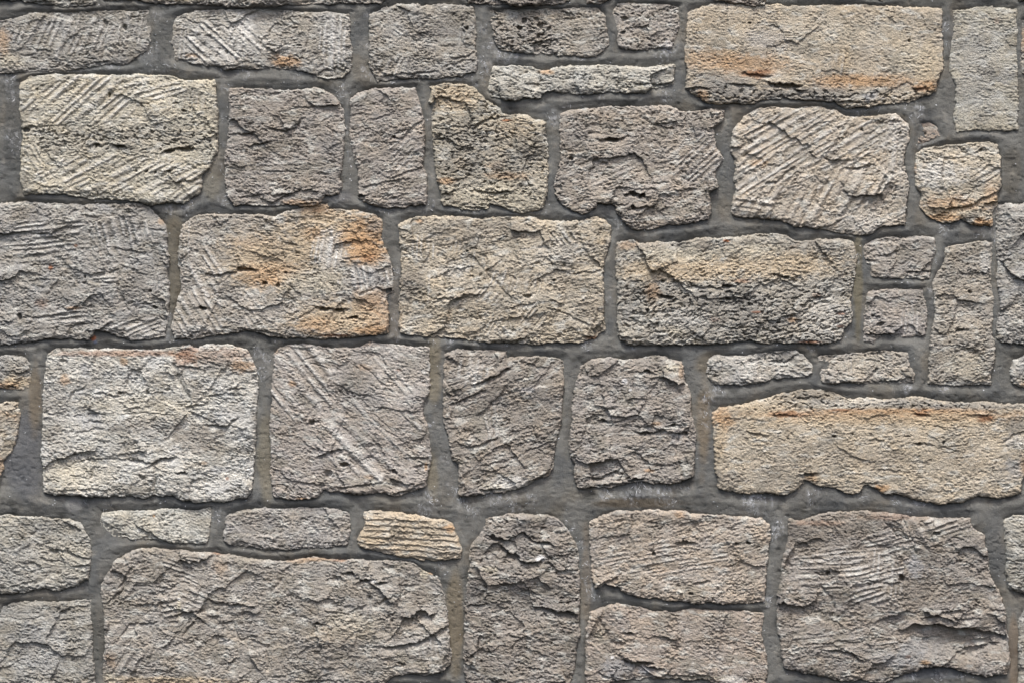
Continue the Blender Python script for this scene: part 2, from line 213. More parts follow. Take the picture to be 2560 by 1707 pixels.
# broken edges that throw a shadow: (points, step in mm)
LEDGES = [
 ('A1 150,935 200,925 245,915',7),('A1 650,1065 730,1060',5),('A1 830,1055 905,1065',8),('A1 1190,1105 1250,1085 1320,1078 1390,1082',8),
 ('A1 1270,1320 1380,1310 1440,1290 1510,1230',6),('A1 300,1345 440,1358',5),('A1 430,1030 540,1035',4),('A1 430,690 520,640',4),('A1 640,830 740,750',4),
 ('A1 1180,870 1250,780',3),('A1 250,350 320,360 350,370',5),('A1 700,455 780,440',6),('A1 190,400 240,385',4),('A1 1290,430 1420,435',5),('A1 1600,480 1720,465',5),
 ('A2 170,280 260,170 400,200',4),('A2 500,210 480,350 440,440',4),('A2 130,480 250,488 380,495',5),('A2 560,540 640,500 760,500',5),
 ('A2 1540,420 1640,410 1700,380',5),('A2 1540,470 1640,430 1690,430',4),('A2 980,470 1060,550 1130,530 1280,530 1420,510',5),('A2 1270,410 1300,370',3),
 ('A2 230,925 330,945 400,920 440,860',8),('A1 1740,968 1842,966',5),('A1 1690,970 1840,970',5),('A1 1830,1060 1930,1030',6),('A2 70,1060 200,1030',5),('A2 600,880 660,850',4),
 ('A2 180,1245 390,1240',5),('A2 0,1430 150,1405 350,1415',6),('A2 430,1480 540,1470',6),('A2 640,920 700,970',4),('A2 380,780 540,770',5),
 ('A2 820,830 900,810',4),('A2 970,860 1080,830',5),('A2 1100,1000 1180,1000 1240,930 1320,880',6),('A2 850,1200 910,1175',4),('A2 1110,1280 1240,1240 1320,1210',5),
 ('A2 900,1350 1100,1310 1220,1295',5),('A2 870,1420 930,1410',6),('A2 1040,1445 1200,1410',4),('A2 930,1030 1140,1035',3),
 ('A2 1720,895 1830,855 1900,850',8),('A2 1690,1380 1850,1395 1960,1385',7),('A3 0,1380 110,1395 210,1385',6),('A2 1480,930 1560,915 1700,925',5),('A2 1500,990 1600,960',4),
 ('A3 880,1015 940,1020 1030,1000',9),('A3 1110,1400 1190,1420',9),('A3 1170,1370 1270,1368',7),('A3 1430,1375 1550,1368',6),('A3 1270,1320 1350,1325',5),('A3 830,1160 910,1172',6),
 ('A3 1090,1508 1210,1498',8),('A3 860,1475 1000,1482 1080,1470',5),('A3 1680,940 1760,880',7),('A3 800,960 880,965',4),('A3 920,920 1000,930',4),('A3 1300,1180 1420,1150',4),
 ('A3 340,605 440,610',6),('A3 850,630 920,615',4),('A3 1140,600 1240,605 1390,605',7),('A3 1500,640 1620,630',7),('A3 1830,605 1960,615',8),
 ('A4 200,600 300,620 410,650',12),('A4 0,530 90,545 190,550',7),('A4 480,700 620,705',5),('A4 700,730 900,740',5),('A4 1230,640 1330,640',6),('A4 1150,735 1250,720',6),('A4 180,185 240,190',4),
 ('A4 0,990 110,930 230,890 310,850',5),('A4 170,1325 260,1295 350,1210',6),('A4 760,1230 890,1200',6),('A4 230,1445 300,1430',4),('A4 960,1400 1010,1320',4),('A4 820,1480 900,1450',5),
 ('A4 1060,870 1130,875',6),('B4 540,250 640,242 700,205',6),('A4 1500,1510 1650,1490 1740,1430 1830,1400',9),('A4 1690,1100 1750,1090',5),('A4 1420,1135 1500,1150 1620,1145',4),
 ('A4 1250,1050 1340,1030 1420,990',5),('A4 400,960 560,890 700,870',3),
 ('B1 240,300 390,285',4),('B1 390,335 590,330',4),('B1 150,465 350,455',4),('B1 390,475 500,462',4),('B1 230,530 380,520',4),('B1 700,580 790,582 850,560',6),('B1 250,910 400,890 480,880',6),
 ('B1 480,972 680,940',5),('B1 650,1005 740,990 790,955',8),('B1 600,170 700,178',5),('B1 1040,810 1120,800',5),('B1 1120,265 1210,270',5),('B1 0,655 60,665',4),('B1 240,640 350,620',4),
 ('B1 700,640 850,655',4),('B1 1060,990 1180,1010',3),('B1 850,410 1050,440',5),('B1 860,520 1060,600',4),
 ('B1 1510,600 1610,602 1710,575',7),('B1 1740,545 1850,562',7),('B1 1435,840 1495,842',6),('B1 1740,990 1900,1002 2030,1030',6),('B2 0,545 100,552',6),('B2 570,830 665,838',8),('B2 685,858 760,850',8),
 ('B2 780,905 890,918',6),('B2 920,972 1000,960',4),('B2 1020,690 1105,720',7),('B2 500,605 570,590',4),('B2 330,370 400,380',5),('B2 760,480 900,460',4),('B2 430,910 560,830',4),('B2 850,740 960,700 1000,690',4),
 ('B2 1410,775 1480,758 1560,775 1620,750 1710,742',7),('B2 1370,835 1440,790',4),('B2 1210,357 1395,355',4),('B2 1400,620 1540,570',4),('B2 1740,690 1830,680',3),
 ('B3 250,825 370,800',6),('B3 490,835 620,870 780,960',5),('B3 680,600 760,578 870,570',5),('B3 170,350 340,318',4),('B3 90,600 160,700 230,760',4),('B3 790,1050 880,1040',7),('B2 1800,590 1850,640',4),
 ('B2 1500,1020 1700,1030',5),('B3 100,1070 350,1085',5),
 ('B3 1300,740 1400,772',8),('B3 1520,692 1680,682',7),('B3 1730,695 1860,670',7),('B3 1750,800 1860,790',6),('B3 1060,930 1180,940',6),('B3 1300,650 1340,640',5),('B3 1000,1040 1080,1050',6),
 ('B4 220,590 330,638 390,615',7),('B4 300,560 440,580',4),('B3 1200,870 1350,860 1450,830',5),('B4 80,800 260,720 400,690',4),('B4 300,900 440,860 540,800',5),('B4 0,1000 130,960',5),
 ('B4 990,468 1110,435',6),('B4 1190,585 1340,565',7),('B4 885,495 945,495',4),('B4 1050,1035 1200,1058 1300,1040',8),('B4 940,905 980,900',4),('B4 1540,1012 1630,990',5),('B4 1390,885 1450,900',3),
 ('B4 1560,1150 1700,1110',4),('B4 1380,790 1560,760',4),
 ('C4 230,180 290,190 390,130',7),('C4 330,240 440,290 500,280',4),('C4 960,335 1110,322',9),('C4 545,190 612,198',7),('C4 740,332 855,330',6),('C4 900,170 980,180',4),
 ('C1 510,430 530,385 610,362',6),('C1 650,617 690,610 735,620',6),('C1 690,405 850,425',6),('C1 640,550 700,555',5),('C1 960,890 1080,908',9),('C1 1095,930 1170,885 1245,870',10),
 ('C1 1500,640 1640,648 1710,600',8),('C1 1350,505 1480,495 1510,475',6),('C1 1670,380 1765,375',6),('C1 1285,982 1350,992',6),('C1 1300,215 1440,220',7),('C1 530,912 700,882 960,880',4),
 ('C1 860,410 950,410',5),('C1 1060,410 1200,400',4),('C1 390,770 430,760 455,770',3),('C1 1780,250 1850,255',6),('C1 1500,440 1640,410 1760,420',5),('C1 450,1110 560,1100 760,1110',5),('C1 1390,1085 1430,1090',4),
 ('C1 860,560 1060,550 1250,560',3),('C1 580,690 700,670 760,680',4),
 ('C2 580,862 640,832 725,822',9),('C2 450,1050 600,1075',6),('C2 720,1090 860,1082 990,1060',7),('C2 480,625 560,615',6),('C2 870,200 960,260 1030,340',4),('C2 1200,880 1370,870',6),('C2 1270,940 1360,930',5),
 ('C2 1100,1145 1240,1110',8),('C2 470,170 560,130',4),('C2 740,935 790,930',4),('C2 1280,1080 1350,1050',6),('C2 960,590 1080,690',3),
 ('C2 1700,345 1760,320 1850,280 1940,235',8),('C2 1540,490 1680,430 1760,395',7),('C2 1690,795 1850,740',7),('C2 1760,965 1860,975 1950,925',5),('C2 1750,1110 1910,1100',6),
 ('C3 30,310 120,280 200,230',7),('C3 0,790 110,740',5),('C3 10,1110 150,1105',5),('C3 370,1045 480,1000 530,920',7),('C3 240,690 340,660',4),('C3 40,930 180,900 300,850 500,760',4),('C2 1540,600 1680,560',3),
 ('C3 290,400 330,400',3),('C3 120,440 200,400 260,390',4),
 ('C3 1170,250 1265,268',7),('C3 1250,300 1330,305',6),('C3 870,610 940,612',7),('C3 1150,690 1220,698 1320,685',9),('C3 890,520 970,522',4),('C3 810,1020 870,1030 990,975',9),('C3 860,1080 1060,1058 1170,1030',8),
 ('C3 1370,640 1460,640',6),('C3 1480,840 1555,830',5),('C3 820,345 900,352',5),('C3 700,697 770,690',4),('C3 940,640 1050,590',5),('C3 1040,800 1130,810',4),('C3 1440,700 1500,720',5),('C3 1200,920 1400,930',4),
 ('C4 30,690 150,712',5),('C4 1240,768 1370,782',5),('C4 920,752 1010,745',4),('C4 420,1005 510,990',9),('C4 1890,760 1960,700 2033,690',6),('C4 220,560 380,570',6),('C4 1260,560 1340,570',7),('C4 1640,570 1750,575',7),
 ('C4 1380,650 1450,660',4),('C4 980,960 1100,970',4),('C4 400,440 560,430',5),('C4 860,1060 960,1060',5),
 ('D1 560,715 660,700',7),('D1 370,600 480,605 560,640 645,655',7),('D1 120,850 240,820',5),('D1 480,800 560,790',5),('D1 300,660 470,690',4),('D1 430,1110 540,1100',5),('D1 500,1310 600,1300',5),('D1 160,1100 300,1080',3),
 ('D1 1740,1545 1800,1540',5),('D1 1745,560 1745,560',1),('D1 1740,540 1790,545',5),
 ('D1 1540,968 1600,988 1710,985',9),('D1 1710,998 1830,1002',7),('D1 870,855 950,740',7),('D1 790,965 890,890',6),('D1 980,1000 1160,990',5),('D1 1150,905 1260,860',5),('D1 1180,985 1285,965',5),
 ('D1 1330,1190 1400,1120',7),('D1 1290,1070 1370,1050 1450,1040',7),('D1 840,1260 930,1140 1130,1120',6),('D1 950,1505 1040,1360',6),('D1 1600,1125 1670,1118',7),('D1 1230,1120 1290,1120',5),('D1 1700,1140 1740,1245 1850,1225',6),
 ('D1 1210,1490 1250,1450',5),('D1 980,850 1100,850',4),('D1 1190,1300 1300,1270 1390,1240',4),('D1 1530,1080 1580,1075',5),('D1 1590,1220 1650,1250',6),
 ('D2 750,765 830,772',8),('D2 860,832 940,812',9),('D2 1000,832 1060,830',8),('D2 1230,1085 1300,1090 1380,1070',14),('D2 1060,1290 1150,1292 1300,1262 1400,1210 1485,1160',11),('D2 540,1130 610,1130',7),
 ('D2 680,800 740,805',6),('D2 1000,980 1100,932',6),('D2 440,1335 520,1290',5),('D2 780,1240 830,1190',4),('D2 620,1040 780,1050 900,1000',5),('D2 1250,1490 1380,1500 1450,1480',8),('D2 1060,1450 1180,1430',5),
 ('D2 0,1010 90,1000',5),('D2 90,1250 170,1280',5),('D2 1170,860 1260,850',4),('D2 30,1440 160,1460',3),('D2 220,1500 340,1510',4),('D2 440,1550 740,1545',5),
 ('D3 170,580 250,640 330,700 420,680',13),('D3 100,500 150,520 230,535',9),('D3 420,1020 500,1025 560,1045 640,1078 710,1065',13),('D3 330,490 400,545 520,560',8),('D3 210,1215 370,1232',6),('D3 350,925 400,915',5),
 ('D2 1640,1000 1700,990 1780,995',7),('D2 1640,1380 1700,1345 1760,1320',7),('D3 550,470 640,465',7),('D3 60,480 120,500',6),('D3 600,980 700,960',5),('D3 0,900 200,900 320,880',4),('D3 100,1545 300,1540',5),
 ('D3 1440,550 1540,545',10),('D3 840,872 910,825 970,800',10),('D3 1250,600 1268,630',5),('D3 1560,845 1650,820',6),('D3 1800,715 1900,680',5),('D3 1840,550 1880,550',5),('D3 930,640 990,640',4),('D3 1380,570 1450,580',4),
 ('D3 1050,1205 1115,1208',6),('D3 1065,1400 1150,1425 1285,1448',13),('D3 880,1490 930,1515 1000,1548',8),('D3 1290,1520 1400,1500 1540,1510',7),('D3 1750,1280 1850,1270',4),('D3 1000,1090 1110,1050',3),
 ('D4 1180,1168 1280,1145 1400,1135 1530,1170 1640,1160',16),('D4 1640,1165 1800,1205 1890,1215',12),('D4 1330,1090 1440,1042 1570,1035',8),('D4 1610,1350 1740,1295 1810,1275',10),('D4 640,1320 770,1335 850,1385',9),
 ('D4 540,765 620,775',6),('D4 660,1010 620,1090 700,1140',5),('D4 1120,480 1330,515',4),('D4 960,580 1040,560',4),('D4 380,1385 430,1370',5),('D4 850,1480 960,1460',6),('D4 430,860 700,870',4),('D4 480,1210 580,1200',4),
 ('D4 860,820 1110,830',4),('D4 1670,1260 1780,1240',9),('D4 500,660 630,665',4),('D4 600,1270 700,1250 900,1280',4),('D4 1800,1020 1900,1030',6),('D4 1560,1100 1700,1090',6),
]
# upright breaks and cracks: (points, depth, half width)
CRACKS = [('B1 855,590 870,740 930,850',5,4),('C1 1130,950 1128,1140',6,4),('C3 190,150 195,240',6,4),('C2 1490,300 1560,420',3,4),('D1 1172,640 1172,1090',4,4),('D1 1320,640 1330,830',3,3),
 ('D2 200,1300 205,1450',5,4),('D2 940,950 940,1230',4,5),('D2 870,860 950,960',4,5),('A2 165,300 160,400',3,3),('A1 760,150 750,440',4,4),('B4 415,60 420,200',4,4),('C3 1440,700 1430,860 1470,1000',5,4),
 ('D4 1020,380 1110,490',5,3),('D4 1150,370 1220,520 1250,620',5,3),('D4 560,860 640,950 660,1020',5,4),('C1 1270,200 1300,330 1370,440',6,5),('C4 115,160 115,280',5,4),('B3 0,460 50,470 55,560',4,3),
 ('D3 860,1100 910,1180 950,1260 1040,1290',5,5),('B2 1740,330 1420,400',2,3),('A3 880,800 880,960',3,3),('A3 1250,830 1255,1000',3,3),('D2 220,960 240,870 300,830',5,4),('B1 1090,280 1120,450 1150,680',3,3),
 ('B1 660,280 680,560',3,3),('B1 390,300 400,480',3,3),('C2 1860,620 1830,740',3,3)]
# holes: x, y, rx, ry, depth
HOLES = 'A1 910,200,16,22,9 760,160,18,12,6 790,690,16,18,5 700,1055,22,12,8 870,1058,34,12,9 1230,1100,50,16,9 1350,1075,60,16,9 980,1240,14,10,7 1065,1232,10,8,7 1135,1245,14,10,8 1235,1240,14,12,7 190,945,30,18,7 1270,742,24,8,5 1340,800,26,10,5 ' \
        'A2 430,325,22,8,5 1640,195,18,10,6 1120,990,22,14,6 880,1420,24,16,8 ' \
        'A3 320,150,18,26,8 290,200,26,16,8 440,180,30,16,8 500,210,20,12,6 420,260,16,20,6 1050,135,26,22,9 1035,230,24,14,7 665,1150,22,18,8 950,1005,66,20,12 1110,1405,30,16,8 1180,1415,30,12,8 1070,1415,20,14,6 1110,1500,18,20,7 1960,165,14,8,4 ' \
        'A4 320,620,110,22,10 1200,292,14,10,5 1725,1090,22,14,6 1135,965,12,10,5 1300,970,22,20,6 850,940,14,10,5 ' \
        'B1 615,612,12,12,8 1120,835,20,14,8 140,900,14,34,7 1095,712,12,8,5 1465,838,30,12,7 1750,560,30,16,6 1930,660,20,12,7 ' \
        'B2 75,555,40,14,8 180,660,18,14,7 280,665,12,18,6 330,580,16,10,5 620,845,40,14,10 720,852,34,14,9 830,905,40,10,7 1650,435,12,10,6 1080,715,24,20,7 ' \
        'B3 535,640,10,10,6 350,750,34,14,5 1325,645,16,12,8 1360,760,50,14,8 1560,680,30,10,8 1790,680,36,14,8 1800,770,30,14,6 1220,850,14,14,6 1400,380,10,10,4 ' \
        'B4 245,945,20,8,5 1080,650,8,8,3 1180,325,80,8,5 950,650,40,8,3 940,900,16,10,5 990,960,30,16,4 1645,720,20,16,4 1575,1000,34,12,6 300,620,30,12,6 ' \
        'C1 1320,985,28,10,6 1070,405,14,20,5 870,410,16,16,5 1030,1010,20,18,4 ' \
        'C2 755,925,30,20,7 1120,975,24,18,7 1345,545,22,18,8 520,620,30,12,7 640,990,40,30,3 ' \
        'C3 905,605,28,14,11 1210,250,30,12,7 1190,700,40,10,7 845,1030,34,16,9 1120,1035,50,12,9 1400,640,24,16,6 1490,700,24,14,6 ' \
        'C4 655,715,18,14,9 1450,762,16,14,9 1270,770,24,10,6 320,730,12,8,5 960,242,18,14,9 1040,325,60,10,8 465,1000,40,18,9 790,700,12,8,5 1195,722,18,8,5 1190,1460,12,8,4 ' \
        'D2 800,765,34,12,9 905,820,36,14,10 1020,832,26,12,8 1320,1062,50,26,20 1270,1070,34,16,12 570,1130,24,16,9 1410,780,24,18,6 1180,1420,30,12,4 ' \
        'D3 1490,545,40,16,14 1950,540,14,12,9 1860,548,18,8,6 1530,910,18,10,7 1260,620,12,20,7 1085,1205,28,10,9 1170,1415,100,16,14 870,880,40,16,8 380,915,22,12,7 120,515,50,20,10 460,545,50,16,9 240,640,60,24,10 600,1055,90,22,11 90,490,24,18,9 ' \
        'D4 610,768,20,18,8 1250,1160,70,26,16 30,540,14,12,8 1140,800,20,24,6 1400,470,34,14,6 1760,1260,50,20,10 1650,1330,60,22,9 740,460,10,8,5 '
# dressed patches: x, y, rx, ry, angle of the strokes, spacing mm, depth mm, paleness of the strokes
CHISEL = 'A1 450,260,380,150,68,17,2.6,.35 950,200,130,150,82,15,2.4,.25 1620,300,300,170,-42,17,3.2,.6 1330,300,70,130,85,12,2.0,.4 ' \
         'A2 0,260,90,170,70,15,2.2,.6 680,300,110,200,87,15,2.6,.8 1110,480,130,70,66,14,2.2,.3 1580,300,90,120,85,13,1.2,.2 1150,220,70,60,-35,12,1.5,.5 ' \
         'A1 620,740,480,190,42,17,2.8,.4 1100,640,300,80,15,15,2.0,.4 1370,740,150,80,85,11,1.8,.25 900,1260,620,150,28,15,2.4,.4 240,1140,90,120,-60,14,2.2,.15 1150,1180,120,90,88,13,2.2,.2 1330,1370,150,90,35,15,2.4,.35 ' \
         'A2 1180,1120,110,120,48,11,1.6,.35 250,1230,230,60,2,16,2.0,.45 ' \
         'A3 1600,1150,230,200,42,13,2.0,.4 900,1230,300,120,25,15,1.6,.25 800,130,40,60,-70,12,1.5,.3 1060,180,60,60,88,12,1.6,.2 ' \
         'A4 500,1000,560,260,31,15,2.2,.4 100,1250,330,220,33,15,2.0,.35 1080,1130,90,170,85,20,3.4,.3 800,1330,260,200,62,24,3.6,.2 1770,1270,110,90,32,12,2.6,.2 700,440,40,100,82,15,2.4,.3 ' \
         'B4 300,100,350,150,62,24,3.0,.2 50,90,200,60,-10,14,3.0,.3 1010,420,70,60,-60,12,1.6,.3 1210,920,90,120,88,11,1.8,.4 100,500,60,60,25,12,1.4,.2 ' \
         'B1 330,360,320,180,6,13,3.4,.35 880,300,230,140,-76,17,3.0,.5 1040,980,230,80,24,12,2.4,.4 450,900,260,60,5,16,3.4,.25 760,620,90,60,5,11,2.4,.3 1350,360,60,200,88,12,2.0,.2 1500,580,120,190,-58,19,2.6,.5 1420,900,240,160,-58,17,2.6,.4 1900,750,150,110,-45,15,1.6,.3 ' \
         'B2 640,410,130,130,82,14,2.2,.55 900,620,190,90,-80,16,3.2,.7 130,880,120,130,-55,16,2.2,.4 1330,400,110,90,88,12,1.8,.55 1920,640,100,110,70,12,1.8,.4 1580,400,60,60,80,11,1.6,.3 1700,500,80,60,85,12,1.2,.3 1370,720,50,110,85,12,1.6,.4 1850,960,120,80,60,12,1.6,.25 ' \
         'B3 390,670,100,70,86,15,4.0,.3 370,890,110,90,50,13,3.4,.35 610,320,110,60,-55,12,2.6,.4 60,740,100,60,50,12,2.0,.3 150,960,70,70,-70,13,1.8,.35 ' \
         'C2 420,300,260,290,-50,26,3.6,.7 950,760,400,280,-45,27,3.6,.55 1150,250,200,200,-48,20,1.4,.3 1680,250,120,120,80,16,1.6,.5 1840,600,50,130,-82,14,1.8,.4 ' \
         'C3 80,640,70,130,-75,16,2.0,.3 ' \
         'C4 730,240,60,110,88,12,2.6,.2 ' \
         'D1 1240,740,75,110,-18,11,2.8,.2 1390,760,80,110,-20,11,2.8,.25 1225,960,70,150,14,14,3.4,.2 1420,920,110,90,-24,13,2.2,.25 900,1350,150,220,58,30,3.0,.15 880,800,110,140,55,30,2.6,.1 ' \
         'D2 1380,1300,130,80,-80,13,1.8,.2 450,1400,220,60,88,15,1.2,.15 ' \
         'D3 1300,650,520,160,10,11,1.6,.25 1750,1430,250,100,85,24,1.8,.15 ' \
         'D4 750,650,330,60,6,12,2.0,.4 1050,540,200,90,14,11,2.4,.3 550,760,260,160,3,11,2.0,.2 950,760,220,160,12,12,2.2,.45 1000,800,160,200,84,14,1.6,.4 1480,420,200,60,18,13,3.4,.3 900,950,180,80,22,14,3.2,.3 650,1240,250,80,6,12,2.0,.2 1050,1350,160,110,6,16,2.8,.35 1250,480,180,120,-58,34,3.6,.1 '
